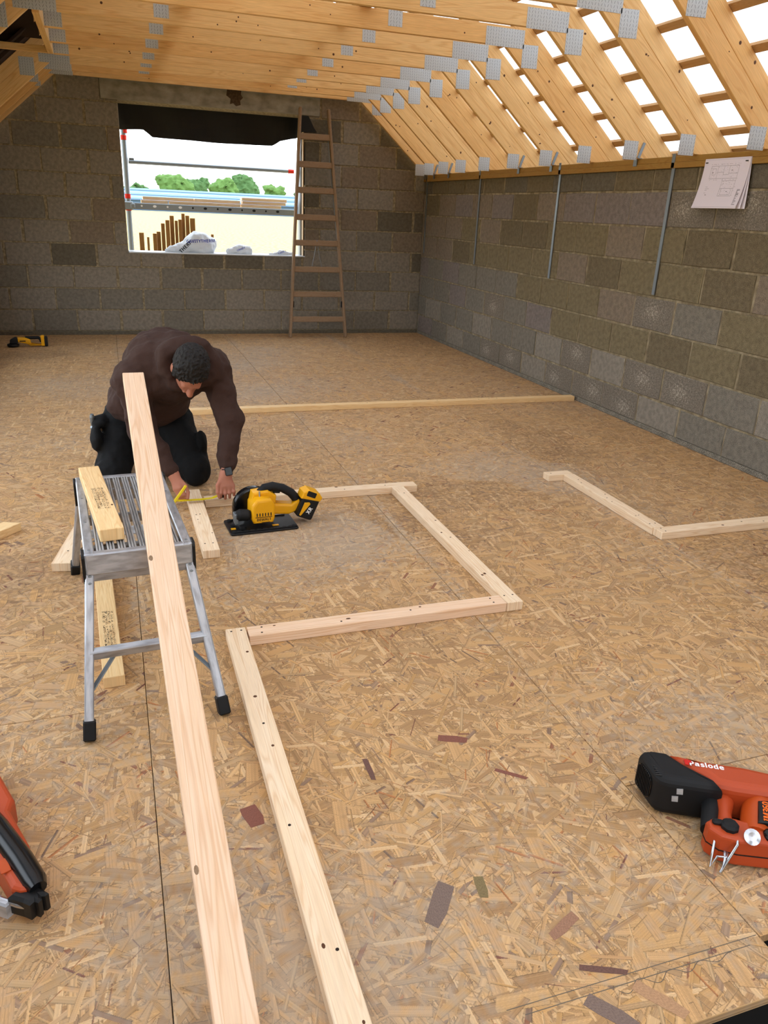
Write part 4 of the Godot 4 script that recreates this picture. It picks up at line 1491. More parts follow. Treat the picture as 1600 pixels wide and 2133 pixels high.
	m = Mesher.new()
	prism(m, round_rect(-.026, -.046, .024, .022, .004), .040, .042, .0005, B)
	part("battery_label", m, mats.rubber, bt)
	m = Mesher.new()
	prism(m, [Vector2(-.028, -.048), Vector2(-.020, -.05), Vector2(.002, .02), Vector2(-.006, .026), Vector2(-.028, .018)], .0405, .0432, .0005, B)
	part("battery_stripe", m, mats.yellow, bt)
	letters(bt, "lettering", "XR", .020, mats.white_ink, B * Transform3D(Basis(Vector3(0, 0, 1), PI / 2 - .2), Vector3(.010, -.012, .0432)))
	m = Mesher.new()
	prism(m, [Vector2(-.050, .030), Vector2(.044, .044), Vector2(.048, .066), Vector2(.025, .082), Vector2(-.030, .082), Vector2(-.052, .062)], -.038, .042, .006, B, Vector2.RIGHT, Vector2.ZERO, 2)
	var cp := part("battery_shoe", m, mats.yellow, t)
	m = Mesher.new()
	prism(m, round_rect(-.034, .052, .012, .078, .004), .0415, .0435, .0005, B)
	part("grille", m, mats.black, cp)

func build_grinder() -> void:
	var t := thing("cordless_grinder", "yellow cordless angle grinder lying by the gable wall", "grinder", Vector3(-.83, 0, -8.46), Vector3(0, .05, 0))
	var m := Mesher.new()
	lathe(m, [Vector2(0, .006), Vector2(.052, .006), Vector2(.056, .016), Vector2(.054, .03), Vector2(.03, .036), Vector2(0, .038)], Transform3D(Basis(), Vector3(-.145, 0, 0)), 24)
	part("disc_guard", m, mats.black, t)
	m = Mesher.new()
	prism(m, [Vector2(-.175, .035), Vector2(-.12, .03), Vector2(-.09, .05), Vector2(-.095, .09), Vector2(-.12, .098), Vector2(-.17, .07)], -.028, .028, .008, Transform3D(), Vector2.RIGHT, Vector2.ZERO, 2, true)
	part("gear_head", m, mats.black, t)
	m = Mesher.new()
	prism(m, [Vector2(-.10, .05), Vector2(-.02, .032), Vector2(.012, .012), Vector2(.115, .012), Vector2(.115, .026), Vector2(.02, .03), Vector2(.014, .075), Vector2(-.02, .088), Vector2(-.10, .098)], -.03, .03, .010, Transform3D(), Vector2.RIGHT, Vector2.ZERO, 2, true)
	var b := part("body", m, mats.yellow, t)
	m = Mesher.new()
	box(m, Vector3(-.055, .06, .0305), Vector3(.055, .010, .002), .0005)
	part("name_band", m, mats.dark_ink, b)
	m = Mesher.new()
	tube(m, [Vector3(-.03, .092, 0), Vector3(.02, .088, 0), Vector3(.09, .088, 0), Vector3(.108, .07, 0), Vector3(.112, .045, 0)], [.012, .016, .016, .014, .013], 12)
	part("handle", m, mats.rubber, t)
	m = Mesher.new()
	prism(m, round_rect(.112, .01, .145, .11, .006), -.034, .034, .004, Transform3D(), Vector2.RIGHT, Vector2.ZERO, 2)
	part("battery_shoe", m, mats.yellow, t)
	m = Mesher.new()
	prism(m, round_rect(.142, .006, .175, .1, .01), -.036, .036, .006, Transform3D(), Vector2.RIGHT, Vector2.ZERO, 2)
	part("battery", m, mats.black, t)

func build_nailers() -> void:
	# lies on its side; local x runs along the barrel, z along the handle, y is its thickness
	var t := thing("nail_gun", "orange and black cordless nail gun lying on open floor by the board edge", "nail gun", Vector3(1.3155, 0, -1.220), Vector3(0, -.50, 0))
	var UPX := Transform3D(Basis(Vector3(1, 0, 0), Vector3(0, 0, 1), Vector3(0, 1, 0)), Vector3.ZERO)
	var m := Mesher.new()
	prism(m, [Vector2(-.140, -.036), Vector2(-.130, -.051), Vector2(-.105, -.058), Vector2(-.070, -.057), Vector2(-.030, -.018), Vector2(.034, .026), Vector2(.048, .058), Vector2(.0, .060), Vector2(-.082, .060), Vector2(-.101, .055), Vector2(-.112, .040)], .004, .118, .022, UPX, Vector2.RIGHT, Vector2.ZERO, 4, true)
	var c := part("motor_cap", m, mats.rubber, t)
	var END := Transform3D(Basis(Vector3(.345, 0, .938), Vector3.UP, Vector3(-.938, 0, .345)).orthonormalized(), Vector3(-.1255, .061, .002))
	m = Mesher.new()
	prism(m, round_rect(-.036, -.036, .036, .036, .022), 0, .0035, .001, END)
	part("end_grille", m, mats.gloss_black, c)
	for i in 10:
		m = Mesher.new()
		var gx := (i - 4.5) * .0066
		var gw := .035 if absf(gx) < .018 else .035 - (absf(gx) - .018) * .8
		box(m, Vector3(gx, 0, .0042), Vector3(.0026, gw * 2, .003), .0006, END)
		part("grille_rib", m, mats.rubber, c)
	for i in 12:
		m = Mesher.new()
		box(m, Vector3(-.085 + i * .003 * 0 - .02, .118 - .004, -.045 + i * .008), Vector3(.016, .003, .003), .0006)
		part("cooling_rib", m, mats.gloss_black, c)
	for q in [[-.052, .088], [-.060, .064]]:
		m = Mesher.new()
		prism(m, [Vector2(-.007, -.009), Vector2(.008, -.008), Vector2(.006, .009), Vector2(-.009, .007)], 0, .0015, 0, Transform3D(Basis(), Vector3(q[0], q[1], .0606)))
		part("badge", m, mats.alu_dusty, c)
	m = Mesher.new()
	prism(m, [Vector2(-.072, -.054), Vector2(.02, -.047), Vector2(.12, -.046), Vector2(.19, -.036), Vector2(.27, -.02), Vector2(.29, .0), Vector2(.27, .03), Vector2(.19, .050), Vector2(.08, .050), Vector2(.032, .045), Vector2(.015, .02), Vector2(-.04, -.02)], .010, .1165, .024, UPX, Vector2.RIGHT, Vector2.ZERO, 4, true)
	var b := part("barrel_housing", m, mats.orange, t)
	m = Mesher.new()
	tube(m, [Vector3(.028, .060, .040), Vector3(.024, .058, .07), Vector3(.014, .055, .11), Vector3(.008, .052, .142)], [.024, .021, .020, .021], 14)
	part("grip", m, mats.rubber, t)
	m = Mesher.new()
	tube(m, [Vector3(.058, .060, .030), Vector3(.056, .060, .055), Vector3(.052, .056, .085), Vector3(.046, .054, .135)], [.030, .026, .018, .022], 14)
	part("handle", m, mats.orange, t)
	m = Mesher.new()
	tube(m, [Vector3(.165, .062, -.01), Vector3(.140, .062, .05), Vector3(.120, .060, .11), Vector3(.110, .058, .15)], [.040, .038, .036, .034], 16)
	part("magazine", m, mats.orange_deep, t)
	m = Mesher.new()
	var BASE := [Vector2(-.006, .146), Vector2(.012, .130), Vector2(.06, .120), Vector2(.10, .128), Vector2(.25, .112), Vector2(.25, .184), Vector2(.06, .196), Vector2(.02, .190), Vector2(-.004, .168)]
	prism(m, BASE, .006, .084, .009, UPX, Vector2.RIGHT, Vector2.ZERO, 3)
	var bs := part("handle_base", m, mats.orange, t)
	m = Mesher.new()
	prism(m, inset(PackedVector2Array([Vector2(-.006, .146), Vector2(.25, .112), Vector2(.25, .184), Vector2(.06, .196), Vector2(.02, .190), Vector2(-.004, .168)]), -.0010), .040, .043, .0, UPX)
	part("seam", m, mats.dark_ink, bs)
	m = Mesher.new()
	prism(m, [Vector2(.128, .066), Vector2(.21, .052), Vector2(.215, .132), Vector2(.110, .140)], .05, .102, .006, UPX, Vector2.RIGHT, Vector2.ZERO, 2)
	var bt := part("battery", m, mats.black, t)
	letters(bt, "lettering", "IM360", .018, mats.orange_ink, Transform3D(Basis(Vector3.UP, PI / 2 - .2) * Basis(Vector3.RIGHT, -PI / 2), Vector3(.138, .1025, .105)))
	m = Mesher.new()
	prism(m, round_rect(.118, .145, .180, .190, .016), .05, .092, .008, UPX, Vector2.RIGHT, Vector2.ZERO, 3, true)
	part("battery_end", m, mats.gloss_black, bt)
	m = Mesher.new()
	lathe(m, [Vector2(.021, 0), Vector2(.021, .012), Vector2(.016, .018), Vector2(0, .019)], Transform3D(Basis(), Vector3(.044, .080, .158)), 9)
	box(m, Vector3(.018, .088, .150), Vector3(.024, .012, .016), .004)
	part("adjuster_knob", m, mats.rubber, t)
	m = Mesher.new()
	lathe(m, [Vector2(.010, -.028), Vector2(.010, .0), Vector2(.018, .002), Vector2(.0185, .008), Vector2(.010, .010), Vector2(0, .009)], Transform3D(Basis(Vector3(1, 0, 0), .75), Vector3(.086, .086, .182)), 18)
	part("latch_button", m, mats.steel, t)
	m = Mesher.new()
	prism(m, [Vector2(.112, .020), Vector2(.152, .028), Vector2(.150, .040), Vector2(.110, .032)], .088, .1045, .002, UPX)
	part("release_catch", m, mats.blue, t)
	m = Mesher.new()
	box(m, Vector3(.150, .108, -.016), Vector3(.03, .012, .016), .002)
	part("fuel_flap", m, mats.galv, t)
	for h in [[Vector3(.012, .06, .176), Vector3(.006, .040, .196), Vector3(.002, .008, .212), Vector3(.016, .035, .204), Vector3(.034, .040, .208), Vector3(.040, .04, .190)], [Vector3(.056, .080, .188), Vector3(.054, .074, .200), Vector3(.024, .006, .222), Vector3(.030, .038, .214), Vector3(.034, .042, .190)]]:
		m = Mesher.new()
		tube(m, h, [.0032], 8)
		part("hook", m, mats.steel, t)
	# trade mark along the barrel
	var along := Transform3D(Basis(Vector3.RIGHT, -PI / 2), Vector3(.022, .1170, -.019))
	letters(b, "lettering", "Paslode", .0175, mats.white_ink, along)
	m = Mesher.new()
	prism(m, [Vector2(-.009, -.009), Vector2(.001, -.009), Vector2(.001, .0), Vector2(.009, .003), Vector2(.009, .011), Vector2(-.009, .011)], 0, .0012, 0, along * Transform3D(Basis(), Vector3(-.045, 0, 0)))
	part("emblem", m, mats.red_ink, b)
	# second nail gun, mostly outside the picture
	t = thing("nail_gun", "orange nail gun with a black barrel and jagged nose, cut by the picture edge", "nail gun", Vector3(-.30, 0, -1.45))
	m = Mesher.new()
	prism(m, LBODY, .004, .085, .012, UPX, Vector2.RIGHT, Vector2.ZERO, 3)
	b = part("body", m, mats.orange, t)
	m = Mesher.new()
	box(m, Vector3(-.008, .086, .045), Vector3(.020, .004, .04), .001, Transform3D(Basis(Vector3.UP, .35), Vector3(-.02, 0, 0)))
	part("recess", m, mats.orange_deep, b)
	m = Mesher.new()
	tube(m, [Vector3(-.115, .078, -.21), Vector3(-.04, .078, -.08), Vector3(.02, .078, .035), Vector3(.050, .076, .098), Vector3(.058, .074, .115)], [.024, .026, .026, .025, .018], 16)
	part("barrel", m, mats.gloss_black, t)
	m = Mesher.new()
	prism(m, [Vector2(.036, .102), Vector2(.060, .108), Vector2(.078, .128), Vector2(.072, .134), Vector2(.064, .132), Vector2(.066, .140), Vector2(.060, .148), Vector2(.052, .142), Vector2(.044, .150), Vector2(.030, .138), Vector2(.0, .118), Vector2(.012, .106)], .024, .075, .006, UPX)
	part("nose", m, mats.black, t)
	m = Mesher.new()
	tube(m, [Vector3(-.02, .055, .10), Vector3(.02, .055, .128), Vector3(.05, .05, .140)], [.006], 8)
	part("push_rod", m, mats.steel, t)
	m = Mesher.new()
	prism(m, [Vector2(-.035, .072), Vector2(-.012, .098), Vector2(.006, .118), Vector2(-.004, .128), Vector2(-.045, .098)], .02, .06, .004, UPX)
	part("depth_block", m, mats.alu, t)

# ---------------------------------------------------------------- wall things
func build_ladder() -> void:
	var t := thing("ladder", "old wooden ladder with eight flat rungs leaning against the gable wall", "ladder", Vector3(2.243, 0, -8.88))
	var m: Mesher
	var top := 2.425
	var zt := -.27
	for s in [-1.0, 1.0]:
		m = Mesher.new()
		bar(m, Vector3(s * .333, .004, 0), Vector3(s * .157, top, zt), .028, .065, Vector3(0, .1, 1), .006)
		part("stile", m, mats.old_wood, t)
		m = Mesher.new()
		bar(m, Vector3(s * .31, .35, -.055), Vector3(s * .147, 2.15, -.25), .006, .02, Vector3(0, .1, 1), .001)
		part("edge_strip", m, mats.galv, t)
	for r in [[2.157, 0], [1.874, 0], [1.607, 0], [1.323, 0], [1.05, 0], [.763, 0], [.49, 0], [.21, 0]]:
		var y: float = r[0] * .992
		var f := y / top
		var hw := lerpf(.333, .157, f) - .008
		m = Mesher.new()
		bar(m, Vector3(-hw, y, zt * f + .004), Vector3(hw, y, zt * f + .004), .032, .062, Vector3(0, 1, -.11), .005, Vector2(rng.randf() * 3, rng.randf() * 3))
		part("rung", m, mats.old_wood, t)
	for s in [-1.0, 1.0]:
		m = Mesher.new()
		tube(m, [Vector3(0, 1.08, -.10), Vector3(s * .03, .90, -.10), Vector3(s * .06, .78, -.09)], [.003], 6)
		part("cord", m, mats.galv, t)
		m = Mesher.new()
		box(m, Vector3(s * .285, .375, -.035), Vector3(.012, .07, .03), .004)
		part("bracket", m, mats.black, t)

func build_window_things() -> void:
	# black membrane swagged across the head of the opening
	var prof := [[.18, 2.11], [.447, 2.12], [.49, 2.09], [.53, 2.053], [.7, 2.05], [1.189, 2.045], [1.6, 2.046], [1.864, 2.052], [1.91, 2.08], [1.96, 2.114], [2.115, 2.141], [2.17, 2.17]]
	var m := Mesher.new()
	var NS := 44
	var NT := 8
	var P := func(i: int, j: int, back: float) -> Vector3:
		var x := lerpf(.18, 2.17, float(i) / NS)
		var yb := 2.1
		for k in prof.size() - 1:
			if x >= prof[k][0] and x <= prof[k + 1][0]:
				yb = lerpf(prof[k][1], prof[k + 1][1], smoothstep(0, 1, (x - prof[k][0]) / (prof[k + 1][0] - prof[k][0])))
		var f := float(j) / NT
		var y := lerpf(2.50, yb, f)
		var z := BACK_Z - .32 - .03 * sin(x * 5.0 + f * 1.5) * f - .05 * f * f + .02 * sin(x * 11.0 - f * 3.0) * f - back
		return Vector3(x, y, z)
	for sidez in [0.0, .003]:
		for i in NS:
			for j in NT:
				var a: Vector3 = P.call(i, j, sidez)
				var b: Vector3 = P.call(i + 1, j, sidez)
				var c: Vector3 = P.call(i + 1, j + 1, sidez)
				var d: Vector3 = P.call(i, j + 1, sidez)
				var nn := (b - a).cross(d - a).normalized()
				if (nn.z < 0) != (sidez > 0):
					nn = -nn
				m.quad(a, b, c, d, nn)
	single("black_membrane", m, mats.membrane_black, "black membrane sagging across the head of the window", "membrane")
	m = Mesher.new()
	prism(m, [Vector2(2.10, 2.35), Vector2(2.19, 2.35), Vector2(2.25, 2.24), Vector2(2.285, 2.195), Vector2(2.10, 2.185)], -.004, .004, .001, Transform3D(Basis(), Vector3(0, 0, BACK_Z + .01)))
	single("membrane_flap", m, mats.membrane_black, "torn black membrane corner hanging inside behind the ladder", "membrane")
	# scaffold outside
	var t := thing("scaffold_pole", "upright grey scaffold pole with red tape outside the window", "scaffold", Vector3(.25, -2.7, -10.0))
	m = Mesher.new()
	tube(m, [Vector3(0, 0, 0), Vector3(.005, 5.6, 0)], [.03], 14)
	part("tube", m, mats.tube, t)
	for y in [4.76, 4.83, 4.15, 4.02]:
		m = Mesher.new()
		lathe(m, [Vector2(.031, -.025), Vector2(.033, -.02), Vector2(.033, .02), Vector2(.031, .025)], Transform3D(Basis(), Vector3(.004 + (.012 if y == 4.83 else 0.0), y, 0)), 14)
		part("tape_band", m, mats.red_clamp, t)
	m = Mesher.new()
	tube(m, [Vector3(-.065, 0, -.05), Vector3(-.06, 5.6, -.05)], [.024], 12)
	part("tube", m, mats.tube, t)
	m = Mesher.new()
	box(m, Vector3(0, 4.05, .02), Vector3(.11, .09, .10), .01)
	box(m, Vector3(.05, 4.05, .05), Vector3(.05, .05, .05), .006)
	part("coupler", m, mats.galv, t)
	t = thing("scaffold_rail", "horizontal grey scaffold guard rail with a red end outside the window", "scaffold", Vector3(1.2, 1.815, -10.0))
	m = Mesher.new()
	tube(m, [Vector3(-.912, 0, 0), Vector3(1.0, 0, 0)], [.022], 14)
	part("tube", m, mats.tube, t)
	m = Mesher.new()
	tube(m, [Vector3(.93, 0, 0), Vector3(1.0, 0, 0)], [.024], 14)
	part("tape_band", m, mats.red_clamp, t)
	m = Mesher.new()
	tube(m, [Vector3(-.905, .03, 0), Vector3(-.85, .03, 0)], [.015], 10)
	part("coupler", m, mats.galv, t)
	t = thing("scaffold_beam", "grey steel scaffold beam pierced with round holes outside the window", "scaffold", Vector3(1.24, 1.348, -10.0))
	m = Mesher.new()
	box(m, Vector3.ZERO, Vector3(1.95, .070, .045), .004)
	part("beam", m, mats.galv, t)
	for i in 12:
		m = Mesher.new()
		var rr := .011 if i % 2 == 0 else .014
		lathe(m, [Vector2(rr, 0), Vector2(rr * .9, .002), Vector2(0, .0022)], Transform3D(Basis(Vector3.RIGHT, PI / 2) * Basis.from_scale(Vector3(1.0 if i % 2 == 0 else 1.5, 1, 1)), Vector3(-.84 + i * .145, .004, .0225)), 12)
		part("hole_rim", m, mats.white_ink if i < 4 else mats.rubber, t)
	# sawn boards stacked on the beam
	var stack := [[.40, .70, 1.402, "lowest pale board, near the pole end of the stack"], [.72, 1.55, 1.402, "long pale board lying directly on the scaffold beam"], [.42, 1.0, 1.440, "pale board on top of the stack near the pole"], [1.01, 1.55, 1.440, "short pale board on top in the middle of the stack"], [1.57, 2.12, 1.476, "top pale board at the scaffold stack's free end"], [1.58, 2.11, 1.439, "second pale board at the scaffold stack's free end"], [1.57, 2.05, 1.402, "bottom pale board at the scaffold stack's free end"]]
	for s in stack:
		m = Mesher.new()
		box(m, Vector3((s[0] + s[1]) * .5, s[2], -10.1 - .02 * rng.randf()), Vector3(s[1] - s[0], .034, .14), .002, Transform3D(), 0, Vector2(rng.randf(), rng.randf()))
		single("scaffold_board", m, mats.pine, s[3] + " outside", "timber", Transform3D(), "boards stacked on the scaffold")
	# upright posts beyond the sill
	var posts := [[.388, 1.048, .055], [.462, 1.0, .026], [.540, 1.045, .044], [.590, 1.066, .046], [.643, 1.163, .042], [.697, 1.203, .046], [.754, 1.254, .048], [.803, 1.20, .034], [.846, 1.215, .038], [.890, 1.283, .038], [.937, 1.262, .044], [.995, 1.235, .058], [1.235, 1.055, .03]]
	var words := ["first, standing a little apart,", "thin low", "third", "fourth", "fifth", "sixth", "seventh", "eighth", "ninth", "tallest", "eleventh", "twelfth", "lone low"]
	for i in posts.size():
		m = Mesher.new()
		box(m, Vector3(posts[i][0], (posts[i][1] - .3) * .5, -10.32 + .03 * (i % 3)), Vector3(posts[i][2], posts[i][1] + .3, .045), .002, Transform3D(), 1, Vector2(rng.randf(), rng.randf()))
		single("timber_post", m, mats.post, "%s upright timber batten counted from the scaffold pole, outside the window" % words[i], "timber", Transform3D(), "upright timbers outside the window")
	m = Mesher.new()
	box(m, Vector3(1.9, -.33, -10.25), Vector3(3.1, .06, .7), .004)
	single("scaffold_deck", m, mats.post, "scaffold deck of dull boards below the window sill outside", "scaffold")
	# plastic bags on the sill
	var bags := [[[Vector3(.62, .90, -9.36), Vector3(.80, .93, -9.38), Vector3(.95, .99, -9.40), Vector3(1.06, .97, -9.40)], [.035, .06, .12, .105], "big crumpled clear insulation bag with black print on the sill"], [[Vector3(1.30, .91, -9.34), Vector3(1.42, .93, -9.36), Vector3(1.52, .92, -9.36)], [.03, .055, .05], "small crumpled printed bag in the middle of the sill"], [[Vector3(1.78, .888, -9.34), Vector3(1.92, .90, -9.36), Vector3(2.05, .89, -9.36)], [.02, .035, .025], "flat crumpled printed bag on the sill beside the ladder"]]
	for b in bags:
		var sh := []
		for i in b[0].size() - 1:
			sh.append(cap(b[0][i], b[0][i + 1], b[1][i], b[1][i + 1], .03))
		m = Mesher.new()
		nets(m, sh, .011, .022, 9.0, b[0][0])
		var bt := thing("plastic_bag", b[2], "plastic bag", b[0][0])
		part("film", m, mats.bag, bt)
		if b[1].size() == 4:
			letters(bt, "lettering", "CAVITYTHERM", .035, mats.blue, Transform3D(Basis(Vector3(0, 0, 1), .05) * Basis(Vector3.RIGHT, -.25), Vector3(.36, .115, .085)))
			letters(bt, "lettering", "THERM", .042, mats.dark_ink, Transform3D(Basis(Vector3(0, 0, 1), .75) * Basis(Vector3.RIGHT, -.3), Vector3(.20, .055, .062)))
		else:
			letters(bt, "lettering", "CAVITY", .022, mats.blue, Transform3D(Basis(Vector3(0, 0, 1), .35) * Basis(Vector3.RIGHT, -.5), Vector3(.13, .03, .045 if b[1][1] > .05 else .028)))

func build_outside() -> void:
	var gnd := setting("ground", "harvested golden stubble field")
	var m := Mesher.new()
	m.quad(Vector3(-300, -2.72, -420), Vector3(300, -2.72, -420), Vector3(300, -2.72, 200), Vector3(-300, -2.72, 200), Vector3.UP)
	part("stubble", m, mats.field, gnd)
	# long low farm building with ribbed cladding, beyond the field
	var t := thing("farm_building", "long low blue-grey ribbed farm building beyond the stubble field", "building", Vector3(50, -2.72, -420))
	t.scale = Vector3(1.4, 1.2, 1.4)
	m = Mesher.new()
	box(m, Vector3(0, 2.1, -9), Vector3(248, 4.2, 18), 0)
	part("wall", m, mats.barn_dark, t)
	m = Mesher.new()
	for i in 1:
		prism(m, [Vector2(-1, 4.0), Vector2(19, 4.0), Vector2(9.0, 8.55)], -125, 125, 0, Transform3D(Basis(Vector3(0, 0, -1), Vector3.UP, Vector3(1, 0, 0)), Vector3.ZERO))
	part("roof", m, mats.barn, t)
	for i in 5:
		m = Mesher.new()
		box(m, Vector3(0, 4.3 + i * .87, .5 - 1.91 * i), Vector3(250, .2, .25), .01)
		part("roof_rib", m, mats.barn_dark if i % 2 == 0 else mats.white_ink, t)
	# trees on the skyline
	var trees := [[6, 405, 7.6, 4.6, "low round tree at the dormer end of the skyline"], [17, 430, 9.8, 4.8, "small dark tree next to the low round tree"], [32, 405, 15.0, 7.6, "tall bushy tree above the farm roof, first of the tall ones"], [44, 440, 14.4, 7.6, "rounded tree beside the tall bushy tree"], [56, 408, 13.2, 7.0, "middle rounded tree of the skyline row"], [70, 440, 16.0, 9.0, "broadest green tree on the skyline"], [80, 405, 11.6, 5.0, "low tree tapering off the skyline row"], [102, 425, 10.8, 7.6, "tree on the skyline seen past the ladder"]]
	for i in trees.size():
		var q: Array = trees[i]
		var tr := thing("tree", q[4], "tree", Vector3(q[0] * 1.36, -2.72, -q[1] * 1.36), Vector3.ZERO, "trees on the skyline")
		tr.scale = Vector3(1.5, 1.3, 1.3)
		var sh := []
		for k in 16:
			var a := rng.randf() * TAU
			var rr: float = rng.randf_range(.2, .85) * q[3]
			var hy: float = rng.randf_range(.45, .98) * q[2] + 1.2
			sh.append(ell(Vector3(cos(a) * rr, hy - rr * .25, sin(a) * rr * .6), Vector3.ONE * rng.randf_range(.28, .45) * q[3], .3))
		sh.append(ell(Vector3(0, q[2] * .6 + 1.0, 0), Vector3(q[3] * .8, q[2] * .42, q[3] * .6), .4))
		m = Mesher.new()
		nets(m, sh, .55, 1.5, .35)
		part("crown", m, mats.leaf if i % 2 == 0 else mats.leaf2, tr)
		m = Mesher.new()
		tube(m, [Vector3(0, 0, 0), Vector3(.1, q[2] * .5, 0)], [.3, .2], 8)
		part("trunk", m, mats.bark, tr)

func build_drawings() -> void:
	var t := thing("building_plans", "pinned stack of printed building plans on the side wall", "paper", Vector3(WALL_X - .022, 1.795, -4.165))
	for i in 3:
		var m := Mesher.new()
		var w := .39
		var h := .285
		var NSEG := 8
		for a in NSEG:
			for side in [0.0, 1.0]:
				var f0 := float(a) / NSEG
				var f1 := float(a + 1) / NSEG
				var curl := .05 - i * .018
				var x0: float = -f0 * f0 * curl - .001 + i * .002 + side * .0006
				var x1: float = -f1 * f1 * curl - .001 + i * .002 + side * .0006
				var sh := -.02 * i
				var p0 := Vector3(x0, -f0 * h, -w * .5 + sh * f0 * -.8)
				var p1 := Vector3(x0, -f0 * h, w * .5 + i * .016 * f0)
				var p2 := Vector3(x1, -f1 * h, w * .5 + i * .016 * f1)
				var p3 := Vector3(x1, -f1 * h, -w * .5 + sh * f1 * -.8)
				m.quad(p0, p1, p2, p3, Vector3(-1 if side == 0.0 else 1, 0, 0), Vector2(0, f0), Vector2(1, f0), Vector2(1, f1), Vector2(0, f1))
		part("plan_sheet", m, mats.paper_print if i == 0 else mats.paper, t)
	for z in [-.175, .165]:
		var m := Mesher.new()
		box(m, Vector3(-.004, -.022, z), Vector3(.006, .006, .022), .002)
		part("pin", m, mats.dark_ink, t)

# ---------------------------------------------------------------- the man
func finger(out: Array, p: Array, r: float) -> void:
	for i in p.size() - 1:
		out.append(cap(p[i], p[i + 1], r * (1.0 - .10 * i), r * (1.0 - .10 * (i + 1)), .004 if i > 0 else .010))

